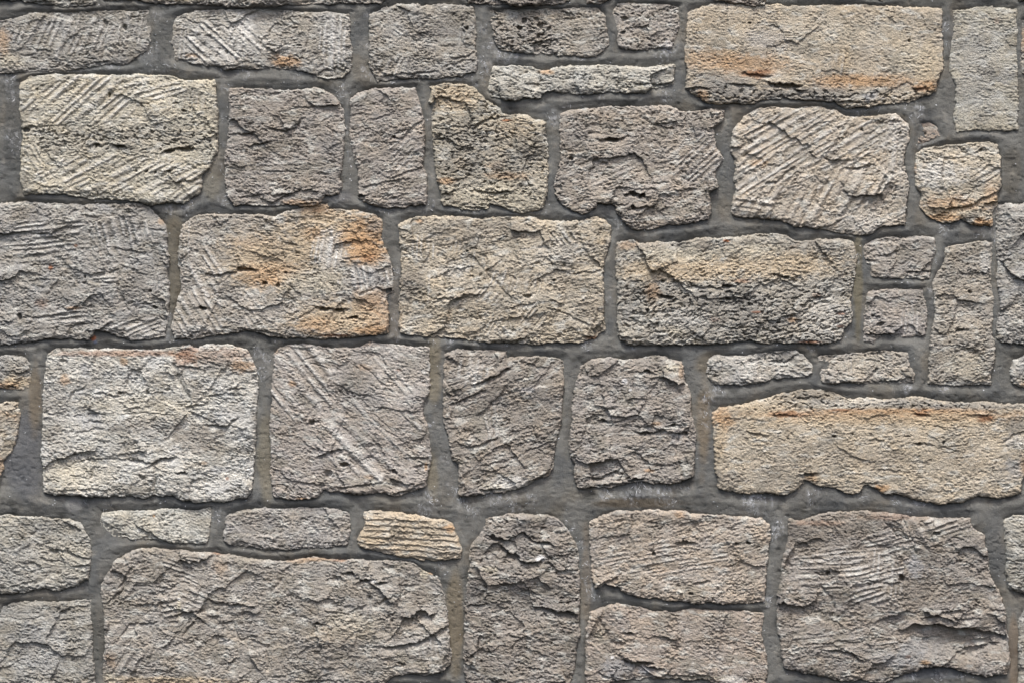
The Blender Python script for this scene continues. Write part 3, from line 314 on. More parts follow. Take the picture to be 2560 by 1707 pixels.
# coloured stains: x, y, rx, ry, colour, strength
TINTC = dict(O=(0.52, 0.335, 0.19), Y=(0.57, 0.465, 0.33), R=(0.30, 0.15, 0.08), G=(0.25, 0.242, 0.228), W=(0.70, 0.69, 0.66), M=(0.28, 0.25, 0.215), K=(0.60, 0.55, 0.44), B=(0.42, 0.43, 0.45), X=(0.33, 0.12, 0.045), V=(0.80, 0.80, 0.80), D=(0.13, 0.125, 0.12))
TINTS = 'A1 20,290,50,110,O,.6 60,440,100,50,K,.6 1600,300,300,200,W,.35 1390,400,50,16,O,.5 950,1000,700,120,G,.35 ' \
        'A2 330,440,110,50,O,.95 500,290,120,30,M,.2 30,180,80,120,W,.5 700,300,100,200,W,.5 1400,230,200,90,M,.35 200,1000,300,250,M,.3 420,1470,120,30,O,.5 1090,900,200,180,M,.25 ' \
        'A2 1560,710,180,110,Y,.95 1600,1180,60,50,Y,.6 1500,1310,60,30,O,.8 1800,1430,350,110,K,.8 1600,1080,180,260,G,.4 1420,1490,12,10,X,1 ' \
        'A3 250,930,160,90,Y,.6 100,1200,80,40,O,.35 200,1270,160,30,O,.5 240,1440,260,100,K,.7 190,870,40,10,X,.8 250,1120,250,150,G,.4 300,230,200,140,M,.3 480,520,60,20,O,.7 1180,640,40,26,K,.6 1370,360,60,70,V,.45 ' \
        'A3 1050,1000,420,200,M,.2 1580,850,160,60,M,.4 1700,430,260,80,O,.6 1780,130,300,90,Y,.25 1750,620,280,100,G,.75 1620,690,50,40,O,.7 ' \
        'A4 60,470,280,80,O,.7 100,530,100,30,R,.8 700,590,220,60,O,.8 1000,580,300,50,O,.8 1330,470,110,180,Y,.95 1330,620,90,45,O,1 1280,640,60,20,R,.7 400,690,600,70,G,.7 930,700,60,40,B,.6 720,430,60,90,Y,.8 700,230,600,120,K,.25 180,280,150,90,B,.35 1250,430,200,150,K,.5 ' \
        'A4 1840,150,24,30,R,.3 1700,500,200,350,B,.25 1900,550,60,60,B,.3 1530,540,50,40,K,.7 1800,930,250,30,K,.8 ' \
        'A4 1340,960,90,70,M,.4 1500,1480,220,70,O,.75 1800,1420,60,110,O,.6 1240,1220,16,50,O,.7 1420,1250,180,100,W,.6 1100,960,90,110,W,.35 110,1180,60,40,O,.5 300,850,200,60,M,.35 1150,1130,120,400,W,.2 ' \
        'B4 1440,150,170,60,Y,.95 1450,185,150,30,O,.7 1740,220,90,36,O,.9 1640,170,60,30,D,.6 850,200,200,100,W,.3 500,330,240,50,M,.5 ' \
        'B1 365,545,20,20,X,.8 550,385,14,14,X,.5 300,800,50,40,R,.35 530,838,60,14,O,.6 470,740,90,80,G,.5 1170,210,26,26,O,.5 200,150,250,60,M,.3 1000,100,200,20,M,.5 950,690,110,170,M,.25 1500,200,400,40,M,.4 1850,370,200,50,O,.45 1900,560,220,150,Y,.55 1680,270,60,40,G,.4 ' \
        'B2 560,130,130,60,O,.8 680,290,360,190,Y,.95 500,420,160,120,Y,.7 900,310,170,140,O,.95 920,440,150,90,O,1 540,300,90,60,O,.6 940,470,50,30,R,.5 200,470,330,200,Y,.8 150,600,150,90,O,.6 320,560,160,60,O,.45 230,645,90,30,O,.7 550,640,250,100,K,.7 960,880,170,190,O,.75 700,920,330,140,Y,.9 560,960,160,70,O,.6 960,1000,120,40,O,.7 700,1035,120,12,R,.8 820,350,160,40,O,.7 640,400,110,130,W,.6 900,620,160,80,B,.45 970,250,50,60,G,.6 ' \
        'B2 1300,210,30,16,O,.7 1600,300,230,100,M,.45 1750,370,150,60,G,.25 1250,630,100,80,M,.5 1550,560,120,60,W,.3 1200,700,80,80,M,.3 ' \
        'B3 200,270,200,70,M,.4 620,600,120,110,M,.4 800,850,130,80,M,.45 880,360,40,24,Y,.8 600,440,240,100,W,.3 250,620,160,80,M,.2 820,1055,60,14,R,.8 ' \
        'B3 1100,390,300,40,M,.5 1060,385,80,30,O,.4 1470,560,480,90,Y,1 1500,450,400,60,K,.7 1250,720,60,60,O,.7 1790,350,26,12,X,.95 1620,385,60,40,M,.6 1700,920,50,16,X,.4 1600,790,140,80,M,.4 1420,1000,60,50,K,.6 1580,1075,40,30,K,.7 1500,900,200,80,W,.3 1300,750,300,80,D,.3 1800,870,400,200,G,.35 1900,640,60,16,X,.45 1450,385,26,20,D,.6 1960,350,40,20,D,.5 ' \
        'B4 250,520,500,110,Y,.9 100,420,200,60,K,.6 500,400,250,40,M,.5 90,865,40,10,X,.9 350,920,40,20,O,.8 705,880,34,10,X,.9 700,970,26,12,X,.8 530,750,40,20,R,.5 480,1080,90,8,X,.7 100,860,400,180,G,.3 620,870,160,200,W,.3 1080,520,120,60,M,.3 1350,370,40,40,G,.4 1100,770,200,60,G,.3 1600,550,180,150,M,.25 1550,740,150,60,M,.3 1760,500,40,100,W,.5 1600,1250,200,100,K,.4 1380,1215,24,24,D,.5 ' \
        'C3 1050,318,22,22,V,1 1090,380,12,12,V,.8 850,230,160,70,M,.5 1200,580,200,30,G,.5 1350,590,150,40,D,.35 1280,625,40,14,O,.5 1230,970,40,14,O,.7 1090,970,70,50,M,.6 1460,250,20,60,O,.4 1400,220,60,40,K,.5 1430,720,40,60,B,.4 780,760,60,40,B,.3 800,720,150,60,M,.4 200,1080,180,40,K,.8 240,310,70,60,G,.35 370,560,130,50,M,.5 340,380,60,20,B,.5 ' \
        'C2 1960,1060,150,50,W,.8 1700,260,60,90,W,.4 380,340,34,26,O,.6 870,260,110,90,M,.8 900,220,60,30,O,.25 560,240,130,60,M,.4 760,380,60,160,G,.4 900,440,120,100,G,.5 1150,300,300,300,W,.15 250,100,30,20,O,.5 1150,240,30,10,X,.3 1350,940,12,30,O,.8 940,1010,40,16,O,.4 450,1170,50,8,O,.7 ' \
        'C1 1600,130,300,60,R,.55 1560,200,200,80,M,.45 1760,210,90,50,O,.8 1350,140,90,70,R,.75 900,120,500,24,R,.6 470,320,44,40,O,.6 900,180,30,30,O,.6 700,270,160,120,M,.15 620,240,40,60,B,.5 650,600,100,80,B,.5 1430,740,200,100,M,.7 1420,400,50,90,M,.55 1780,820,60,26,G,.6 1000,500,450,80,K,.5 1100,640,300,80,M,.35 400,620,110,350,M,.3 600,1000,300,110,K,.5 1600,960,70,30,B,.5 1650,1025,14,14,X,.6 1480,910,30,14,O,.4 1700,560,180,80,B,.25 1250,450,120,180,K,.3 450,1000,130,120,K,.5 1600,1100,250,60,W,.4 ' \
        'C1 110,330,120,50,Y,1 60,350,80,30,O,.5 10,930,30,60,O,.7 90,780,20,60,O,.5 ' \
        'C1e 0,930,40,60,O,.7 90,600,60,120,G,.3 ' \
        'C3 1760,590,90,80,O,.9 1740,760,50,150,Y,.8 1800,1030,120,60,M,.6 1900,540,100,30,G,.5 ' \
        'C4 1100,570,1000,50,O,.8 300,560,260,22,X,.3 1000,535,500,22,O,.5 1450,530,400,26,O,.5 700,528,90,10,X,.5 1290,530,80,10,X,.5 120,540,240,60,Y,.9 700,600,500,50,Y,.7 1400,600,500,60,Y,.8 500,420,260,50,D,.55 800,475,400,30,W,.3 1200,480,300,40,G,.6 1700,500,400,30,G,.6 300,560,120,30,R,.7 1100,800,800,160,Y,.12 500,850,400,90,M,.25 950,890,200,60,M,.3 250,1000,200,100,M,.4 1120,850,80,50,M,.5 1600,900,150,100,M,.25 1980,640,80,60,D,.5 1960,950,60,80,B,.5 1000,1100,60,30,O,.9 1230,1120,120,60,M,.5 1980,920,120,60,G,.5 1750,590,60,30,R,.8 1290,560,60,20,R,.8 490,1010,40,30,O,.5 1960,760,80,50,W,.4 ' \
        'C4 300,150,80,36,D,.6 40,240,110,80,W,.3 350,260,120,40,W,.3 900,200,200,60,K,.3 1180,170,40,30,G,.5 1950,300,40,70,O,.8 2000,320,60,50,Y,.9 ' \
        'D1 1115,350,12,12,O,.9 1420,380,100,50,M,.3 1000,400,150,60,K,.4 300,420,250,50,G,.4 250,700,300,200,B,.2 300,1300,200,200,B,.3 450,650,250,150,K,.3 1300,700,150,120,M,.45 1600,720,60,60,O,.3 1600,620,60,14,R,.6 1450,1200,150,80,M,.25 900,780,150,130,M,.35 1200,1540,500,30,Y,.8 800,1530,60,50,K,.6 800,1400,40,60,O,.3 1300,1000,14,90,K,.9 1300,950,12,12,V,.9 1640,1260,50,30,W,.6 ' \
        'D2 1180,440,380,120,Y,.3 1520,440,50,30,O,.7 950,520,100,40,Y,.6 1400,600,200,30,M,.4 560,665,130,14,O,.5 720,675,60,10,R,.6 420,680,80,14,O,.4 1300,930,80,60,M,.55 1150,1080,100,60,M,.4 800,1130,200,90,K,.5 700,1200,300,60,Y,.3 600,1400,400,90,M,.3 320,1420,250,60,G,.35 1100,990,110,60,G,.4 1340,760,40,40,K,.8 1390,760,24,20,O,.8 970,820,26,14,V,.6 1450,1270,40,60,W,.4 400,1350,300,80,M,.2 100,380,250,60,M,.3 1700,950,120,80,D,.5 ' \
        'D3 440,655,38,24,V,1 200,500,200,90,D,.3 430,900,70,60,M,.5 70,735,60,30,K,.6 300,1000,300,60,G,.4 250,1300,250,80,M,.4 580,1230,80,30,G,.4 1450,345,40,26,O,.5 1100,350,300,50,D,.45 1700,370,250,30,D,.35 1300,740,60,50,O,.25 1200,450,300,80,M,.35 900,1380,150,80,M,.6 1000,1460,120,80,B,.6 1200,1470,60,30,B,.7 1050,1490,90,50,D,.5 1820,1530,100,30,W,.7 1600,1520,250,16,K,.6 960,1375,16,14,V,.8 870,1200,50,100,K,.3 940,1240,60,60,M,.6 1650,1120,250,60,G,.25 1500,1220,300,120,M,.25 950,460,140,60,M,.3 ' \
        'D4 700,410,330,80,M,.7 450,520,200,160,M,.7 380,470,120,60,D,.3 1640,580,120,80,G,.55 1280,890,250,90,M,.75 1240,720,60,90,B,.6 1250,1300,110,60,B,.5 1150,1380,150,60,B,.6 1190,1365,22,14,X,.6 1310,1405,40,20,O,.9 1100,350,300,30,R,.25 550,400,200,20,R,.3 1300,1330,500,80,G,.5 500,1240,300,60,M,.3 1500,700,250,120,G,.15 700,930,60,60,M,.6 1280,400,100,50,M,.5 1180,1480,60,40,D,.5 '

def parse(s, n):
    out = []; o = None
    for t in s.split():
        if ',' in t:
            f = t.split(',')
            v = [float(q) if q.replace('.', '').replace('-', '').isdigit() else q for q in f]
            v[0] = o[0] + v[0] / K; v[1] = o[1] + v[1] / K; v[2] /= K; v[3] /= K
            assert len(v) == n, t
            out.append(v)
        else:
            o = ORG[t]
    return out
HOLES = parse(HOLES, 5); CHISEL = parse(CHISEL, 8); TINTS = parse(TINTS, 6)
LEDGES = [(pts(a), b) for a, b in LEDGES]; CRACKS = [(pts(a), b, c) for a, b, c in CRACKS]

def lin(c):
    c = np.array(c, np.float32) / 255.0
    return np.where(c <= 0.04045, c / 12.92, ((c + 0.055) / 1.055) ** 2.4).astype(np.float32)

def signed_dist(P, x, y):
    """distance to the outline, positive inside"""
    d = np.full(x.shape, 1e9, np.float32); ins = np.zeros(x.shape, bool)
    n = len(P)
    for i in range(n):
        ax, ay = P[i]; bx, by = P[(i + 1) % n]
        ex, ey = bx - ax, by - ay
        L = ex * ex + ey * ey
        if L < 1e-6: continue
        t = np.clip(((x - ax) * ex + (y - ay) * ey) / L, 0, 1)
        qx = x - ax - t * ex; qy = y - ay - t * ey
        d = np.minimum(d, qx * qx + qy * qy)
        if (ay > by) != (ay < by) or ay != by:
            m = (y < max(ay, by)) & (y >= min(ay, by))
            xi = ax + (y - ay) / (by - ay if by != ay else 1) * ex
            ins ^= m & (x < xi)
    d = np.sqrt(d)
    return np.where(ins, d, -d)

def line_dist(P, x, y):
    """distance to an open line, and how far below it (y down)"""
    best = np.full(x.shape, 1e9, np.float32); below = np.zeros(x.shape, np.float32)
    for i in range(len(P) - 1):
        ax, ay = P[i]; bx, by = P[i + 1]
        ex, ey = bx - ax, by - ay
        L = ex * ex + ey * ey + 1e-6
        t = np.clip(((x - ax) * ex + (y - ay) * ey) / L, 0, 1)
        qx = x - ax - t * ex; qy = y - ay - t * ey
        q = qx * qx + qy * qy
        s = (ex * (y - ay) - ey * (x - ax)) / math.sqrt(L)
        if ex < 0: s = -s
        m = q < best
        best = np.where(m, q, best); below = np.where(m, s, below)
    return np.sqrt(best), below

# ------------------------------------------------------------------ materials
def make_mat(name, scale, bump_a, bump_b, vary):
    m = bpy.data.materials.new(name)
    m.use_nodes = True
    t = m.node_tree; N = t.nodes.new; L = t.links.new
    b = t.nodes['Principled BSDF']
    b.inputs['Roughness'].default_value = 0.93
    b.inputs['Specular IOR Level'].default_value = 0.18
    at = N('ShaderNodeAttribute'); at.attribute_name = 'albedo'
    tc = N('ShaderNodeTexCoord')
    n1 = N('ShaderNodeTexNoise'); n1.inputs['Scale'].default_value = scale; n1.inputs['Detail'].default_value = 5; n1.inputs['Roughness'].default_value = .7
    n2 = N('ShaderNodeTexNoise'); n2.inputs['Scale'].default_value = scale * .22; n2.inputs['Detail'].default_value = 3
    L(tc.outputs['Object'], n1.inputs['Vector']); L(tc.outputs['Object'], n2.inputs['Vector'])
    mr = N('ShaderNodeMapRange'); mr.inputs['From Min'].default_value = .28; mr.inputs['From Max'].default_value = .72
    mr.inputs['To Min'].default_value = 1 - vary; mr.inputs['To Max'].default_value = 1 + vary
    L(n1.outputs['Fac'], mr.inputs['Value'])
    mx = N('ShaderNodeVectorMath'); mx.operation = 'SCALE'
    L(at.outputs['Color'], mx.inputs[0]); L(mr.outputs[0], mx.inputs['Scale'])
    L(mx.outputs[0], b.inputs['Base Color'])
    b1 = N('ShaderNodeBump'); b1.inputs['Strength'].default_value = 1.0; b1.inputs['Distance'].default_value = bump_a
    b2 = N('ShaderNodeBump'); b2.inputs['Strength'].default_value = 1.0; b2.inputs['Distance'].default_value = bump_b
    L(n1.outputs['Fac'], b1.inputs['Height']); L(n2.outputs['Fac'], b2.inputs['Height'])
    L(b2.outputs[0], b1.inputs['Normal']); L(b1.outputs[0], b.inputs['Normal'])
    return m
M_STONE = make_mat('limestone', 300, .0045, .003, .26)
M_MORTAR = make_mat('cement_mortar', 380, .0022, .0010, .17)
M_MORTAR.node_tree.nodes['Principled BSDF'].inputs['Specular IOR Level'].default_value = .05

def grid_mesh(name, x, y, h, keep, col, mat, ox=0.0, oy=0.0, lean=0.0, smooth=True):
    """mesh from a height field; x right, y down, h out of the wall, all in mm"""
    ny, nx = x.shape
    cell = keep[:-1, :-1] & keep[1:, :-1] & keep[:-1, 1:] & keep[1:, 1:]
    used = np.zeros(x.shape, bool)
    used[:-1, :-1] |= cell; used[1:, :-1] |= cell; used[:-1, 1:] |= cell; used[1:, 1:] |= cell
    idx = np.cumsum(used.ravel()).reshape(x.shape) - 1
    n = int(used.sum())
    co = np.empty((n, 3), np.float32)
    hu = h[used]
    co[:, 0] = (x[used] - ox) * U
    co[:, 1] = -hu * U
    co[:, 2] = -(y[used] - oy) * U - lean * hu * U
    q = np.stack([idx[:-1, :-1][cell], idx[1:, :-1][cell], idx[1:, 1:][cell], idx[:-1, 1:][cell]], 1).astype(np.int32)
    me = bpy.data.meshes.new(name)
    me.vertices.add(n); me.vertices.foreach_set('co', co.ravel())
    me.loops.add(q.size); me.loops.foreach_set('vertex_index', q.ravel())
    me.polygons.add(len(q)); me.polygons.foreach_set('loop_start', np.arange(0, q.size, 4, dtype=np.int32))
    me.polygons.foreach_set('use_smooth', np.full(len(q), smooth))
    me.update(calc_edges=True)
    ca = me.color_attributes.new('albedo', 'FLOAT_COLOR', 'POINT')
    c4 = np.ones((n, 4), np.float32); c4[:, :3] = col[used]
    ca.data.foreach_set('color', c4.ravel())
    me.materials.append(mat)
    return me

# ------------------------------------------------------------------ the wall
wall = bpy.data.objects.new('stone_wall', None)
C.objects.link(wall)
wall.location = (0, 0, ZC)
wall['label'] = 'weathered wall of rough grey and tan limestone blocks set in dark grey mortar'
wall['category'] = 'wall'
wall['kind'] = 'thing'

def place(x, y): return ((x - WX / 2) * U, 0.0, (WY / 2 - y) * U)

STEP = 1.7
def build_stone(i, P, base, st):
    H = st.get('H', 20); lam = st.get('lam', 1); lp = st.get('lp', 15); la = math.radians(st.get('la', 0))
    fa = st.get('fa', 1); pit = st.get('pit', .1); gr = st.get('gr', 1.0)
    x0, y0 = P.min(0) - 12; x1, y1 = P.max(0) + 12
    gx = np.arange(x0, x1, STEP, dtype=np.float32); gy = np.arange(y0, y1, STEP, dtype=np.float32)
    x, y = np.meshgrid(gx, gy)
    sx = x + i * 531.7; sy = y + i * 217.3
    d0 = signed_dist(P, x, y)
    d = d0 + 3.2
    d = d + 4.6 * fbm(sx / 36, sy / 36, 1, 3) + 3.8 * fbm(sx / 11, sy / 8, 5, 3, .65)
    # warped coordinates
    wx = x + 9 * perlin(sx / 70, sy / 70, 11) + 5 * perlin(sx / 15, sy / 15, 12)
    wy = y + 9 * perlin(sx / 70, sy / 70, 13) + 4 * perlin(sx / 15, sy / 15, 14)
    f1 = facets(wx + i * 91, wy, 95, .13, 100 + i)
    f2 = facets(wx, wy + i * 57, 38, .20, 200 + i)
    f3 = facets(wx + 33, wy + 9, 15, .26, 300 + i)
    f1 = f1.astype(np.float32)
    fm = sst(-.3, .5, fbm(sx / 110, sy / 110, 21, 2))
    face = fa * (f1 * .6 + f2 * (.03 + .34 * fm) + f3 * (.0 + .34 * sst(.0, .4, fbm(sx / 60, sy / 45, 23, 2))))
    face = face + 4 * fbm(sx / 190, sy / 150, 24, 2)
    # rock layers: each layer's lip leans out and breaks off below
    ca, sa = math.cos(la), math.sin(la)
    u = wx * ca - wy * sa; v = wx * sa + wy * ca
    u0 = x * ca - y * sa; v0 = x * sa + y * ca
    lm = sst(-.25, .45, fbm(u / 75, v / 40, 31, 3)) if lam < 4 else 1.0
    ph = v / lp + .55 * perlin(u / 40, v / 22, 32) + .25 * perlin(u / 12, v / 9, 33)
    if lam >= 4: ph = v0 / lp + .3 * perlin(u0 / 60, v0 / 30, 32) + .12 * perlin(u0 / 14, v0 / 9, 33)
    s1 = ph - np.floor(ph)
    saw = np.where(s1 < .8, s1 / .8, (1 - s1) / .2)
    ph2 = v / (lp * .45) + .8 * perlin(u / 22, v / 12, 34)
    s2 = ph2 - np.floor(ph2)
    saw2 = np.where(s2 < .75, s2 / .75, (1 - s2) / .25)
    face = face + lam * (.62 * saw * lm + .5 * saw2 * sst(-.2, .5, perlin(u / 45, v / 25, 35)))
    # grain
    g1 = fbm(u0 / 14, v0 / 8.0, 41, 3, .68)
    g2 = perlin(u0 / 5.6, v0 / 3.9, 44) + .6 * (1 - 2.6 * np.abs(perlin(u0 / 12 + 3, v0 / 6.5, 47)))
    gm = .55 + .8 * sst(-.4, .5, fbm(sx / 55, sy / 55, 46, 2))
    face = face + gr * (2.3 * g1 + 1.35 * g2 - 2.6 * sst(.28, .75, fbm(u0 / 10 + 50, v0 / 3.9, 48, 2))) * gm
    # pores
    pn = fbm(u / 13, v / 7.5, 51, 2)
    dens = pit * (.5 + 1.0 * sst(-.35, .4, fbm(sx / 80, sy / 60, 52, 2)))
    if i == 8: dens = dens + 1.1 * np.exp(-((y - 345) / 32) ** 2)
    if i == 19: dens = dens * sst(655, 720, y) * 1.0 + .12
    if i == 6: dens = dens + 1.0 * sst(205, 235, y + 8 * perlin(x / 50, y / 50, 3))
    if i == 3: dens = dens * (1.3 - .9 * sst(1380, 1440, x))
    if i == 30: dens = dens + .8 * (1 - sst(1012, 1030, y + 5 * perlin(x / 40, y / 40, 3)))
    pd = sst(.62, 1.0, pn + .42 * np.clip(dens, 0, 1.4))
    face = face - 7.5 * pd * np.clip(dens * 2.2, 0, 1)
    # rotten patches, crumbled in small bites, more of them along the foot of a block
    foot = sst(P[:, 1].max() - 55, P[:, 1].max() - 8, y)
    rot = sst(.18, .55, fbm(sx / 62 + 31, sy / 34, 54, 3) + .28 * foot) * st.get('rot', 1.0)
    bite = sst(.05, .5, fbm(u / 11 + 7, v / 5.5, 56, 3, .6))
    face = face - rot * (5.5 * bite + 1.0)
    # colour
    T = base[None, None, :] * np.ones(x.shape + (3,), np.float32)
    cn = fbm(sx / 90, sy / 70, 61, 4)
    cw = fbm(sx / 60, sy / 45, 66, 4)
    T = T * (1 + .17 * cn + .16 * fbm(sx / 13, sy / 8, 71, 3, .7))[..., None]
    T = T * (1 + cw[..., None] * np.array([.05, .0, -.08], np.float32))
    mv = sst(.12, .5, fbm(sx / 75 + 9, sy / 50, 76, 4)) * .6                      # purplish brown skin
    T = T * (1 - mv[..., None]) + mv[..., None] * np.array([.27, .252, .215], np.float32)
    wt = sst(.1, .55, fbm(u0 / 42, v0 / 18, 81, 4)) * .6                       # chalky bloom
    T = T * (1 - wt[..., None]) + wt[..., None] * np.array([.62, .62, .58], np.float32)
    bx = (x0, y0, x1, y1)
    def win(cx, cy, rx, ry):
        a = int(max(0, (cx - rx - x0) / STEP)); b = int(min(x.shape[1], (cx + rx - x0) / STEP + 2))
        c = int(max(0, (cy - ry - y0) / STEP)); e = int(min(x.shape[0], (cy + ry - y0) / STEP + 2))
        return None if a >= b or c >= e or b < 1 or e < 1 else (slice(c, e), slice(a, b))
    rag = fbm(sx / 22, sy / 13, 91, 4, .6)
    for cx, cy, rx, ry, key, k in TINTS:
        W = win(cx, cy, rx * 1.7, ry * 1.7)
        if W is None: continue
        r = np.sqrt(((x[W] - cx) / rx) ** 2 + ((y[W] - cy) / ry) ** 2)
        big = min(1.0, min(rx, ry) / 14)
        a = (k * (1 - sst(.45, 1.35, r + rag[W] * .75 * big)))[..., None]
        if big >= 1 and key in 'OYRXK': a = a * (.62 + .38 * sst(-.5, .35, rag[W]))[..., None]
        T[W] = T[W] * (1 - a) + a * np.array(TINTC[key], np.float32)
    flat = np.zeros(x.shape, np.float32); chis = np.zeros(x.shape, np.float32); pale = np.zeros(x.shape, np.float32)
    for n, (cx, cy, rx, ry, an, pe, am, pl) in enumerate(CHISEL):
        W = win(cx, cy, rx * 1.25, ry * 1.25)
        if W is None: continue
        X, Y = x[W], y[W]
        r = np.sqrt(((X - cx) / rx) ** 2 + ((Y - cy) / ry) ** 2) + .3 * perlin(X / 26, Y / 26, 95)
        m = 1 - sst(.65, 1.05, r)
        th = math.radians(an); c_, s_ = math.cos(th), math.sin(th)
        al = X * c_ - Y * s_; ac = X * s_ + Y * c_                  # along and across the strokes
        p = (ac + 2.5 * perlin(al / 80, ac / 40, 97)) / (pe * 1.1)
        p = p + .22 * np.sin(p * 1.7 + n)
        f = p - np.floor(p); kk = np.floor(p)
        LN = pe * (3.8 if pe < 25 else 8)
        hs = lambda a, b: np.modf(np.abs(np.sin(a * 12.9898 + b * 78.233 + n) * 43758.5))[0]
        rr = al / LN + hs(kk, 3.1)
        row = np.floor(rr); fr = rr - row
        hv = hs(kk, row)
        ends = sst(0, .05, fr) * sst(1, .93, fr)
        vary = np.where(hv < .16, 0, .25 + .95 * hv) * ends
        m = 1 - sst(.88, .98, r + .25 * (hs(row, kk + 5.5) - .5))
        prof = np.where(f < .66, f / .66, (1 - f) / .34)
        chis[W] += m * am * (prof - .5) * vary * 1.6
        flat[W] = np.maximum(flat[W], m * .5)
        pale[W] = np.maximum(pale[W], m * min(1, pl * 1.8) * vary * sst(.35, .8, prof) * (.6 + .4 * perlin(al / 30, ac / 7, 98)))
    face = face * (1 - .45 * flat) + chis
    T = T * (1 - .9 * pale[..., None]) + .9 * pale[..., None] * np.array([.72, .71, .68], np.float32)
    # ledges, cracks, holes
    jx = x + 3.2 * perlin(sx / 9, sy / 9, 101) + 4 * perlin(sx / 26, sy / 26, 103)
    jy = y + 2.6 * perlin(sx / 8, sy / 8, 102) + 4 * perlin(sx / 26, sy / 26, 104)
    for q, am in LEDGES:
        a0, b0 = q.min(0); a1, b1 = q.max(0)
        W = win((a0 + a1) / 2, (b0 + b1) / 2, (a1 - a0) / 2 + 34, (b1 - b0) / 2 + 34)
        if W is None: continue
        dd, s = line_dist(q, jx[W], jy[W])
        am = am * (.62 + .034 * am)
        L1 = 5 + am * .7; L2 = 1.9 + am * .48
        up = np.exp(-(dd / L1) ** 1.3) * sst(-1.2, -3.2, s) * .42
        dn = np.exp(-(dd / L2) ** 1.6) * sst(-2.2, .2, s) * .95
        face[W] += am * (up - dn)
    for q, dp, hw in CRACKS:
        a0, b0 = q.min(0); a1, b1 = q.max(0)
        W = win((a0 + a1) / 2, (b0 + b1) / 2, (a1 - a0) / 2 + 20, (b1 - b0) / 2 + 20)
        if W is None: continue
        dd, s = line_dist(q, jx[W], jy[W])
        face[W] -= dp * np.exp(-(dd / hw) ** 2)
    for cx, cy, rx, ry, dp in HOLES:
        W = win(cx, cy, rx * 2 + 4, ry * 2 + 4)
        if W is None: continue
        r = np.sqrt(((jx[W] - cx) / max(rx, 3)) ** 2 + ((jy[W] - cy) / max(ry, 2.6)) ** 2)
        face[W] -= (dp * 2.3 + 2) * (1 - sst(.65, 1.05, r))
    if i == 40:                                                     # the hollow at the lower right
        q = ((x - 2380) / 120) ** 2 + ((y - 1602) / 34) ** 2
        face -= 22 * np.exp(-q * 1.1)
    if i == 37:
        q = ((x - 1380) / 70) ** 2 + ((y - 1360) / 26) ** 2; face += 5 * np.exp(-q)
        q = ((x - 1300) / 90) ** 2 + ((y - 1500) / 40) ** 2; face -= 8 * np.exp(-q)
    # rise of the block above the joint; its edge is broken, steeper below
    H = H * .80 * (.80 + .42 * np.clip((y - P[:, 1].min()) / (P[:, 1].max() - P[:, 1].min()), 0, 1)) * (1 + .12 * perlin(sx / 120, sy / 120, 111))
    e = np.clip((d + 2.0) / 4.0, 0, 1)
    rise = e ** .6
    back = sst(0, 14, d) - .30 * sst(-.1, .5, fbm(sx / 50, sy / 50, 113, 2)) * (1 - sst(2, 22, d)) - .42 * sst(.02, .22, fbm(sx / 24, sy / 20, 116, 3)) * (1 - sst(5, 10, d + 4 * g1))
    h = H * rise * (.88 + .12 * back) + face * sst(-1, 6, d) - 3
    h = np.where(d < -2, -14 + (d + 2) * .5, np.maximum(h, -3 + 1.2 * g1))
    ox, oy = P.mean(0)
    hh = h.copy()
    return grid_mesh('stone', x, y, hh, d > -8, np.clip(T, .02, .85), M_STONE, ox, oy, lean=.16), (ox, oy), H

built = []
for i, (o, c, st, lab) in enumerate(STONES):
    P = pts(o)
    b = lin(c) * 1.18
    mixk = .36 if c[0] - c[2] < 23 else .2
    b = b * (1 - mixk) + b.mean() * np.array([1.0, 1.0, .935], np.float32) * mixk
    me, ctr, H = build_stone(i, P, b, st)
    ob = bpy.data.objects.new('stone', me)
    C.objects.link(ob); ob.parent = wall
    ob.location = place(*ctr)
    if lab: ob['label'] = lab
    built.append((ob, P, ctr))

# the masonry goes on past the view: repeats of the same blocks, one course and some blocks each way
MX, MY = 620, 330
placed = [(P, 0.0, 0.0) for ob, P, ctr in built]
for ob, P, ctr in built:
    for ix in (-1, 0, 1):
        for iy in (-1, 0, 1):
            if ix == 0 and iy == 0: continue
            dx, dy = ix * WX, iy * WY
            a, b = P.min(0) + (dx, dy); a2, b2 = P.max(0) + (dx, dy)
            if a2 < -MX or a > WX + MX or b2 < -MY or b > WY + MY: continue
            c = ob.copy(); C.objects.link(c); c.parent = wall
            c.location = place(ctr[0] + dx, ctr[1] + dy)
            placed.append((P, dx, dy))

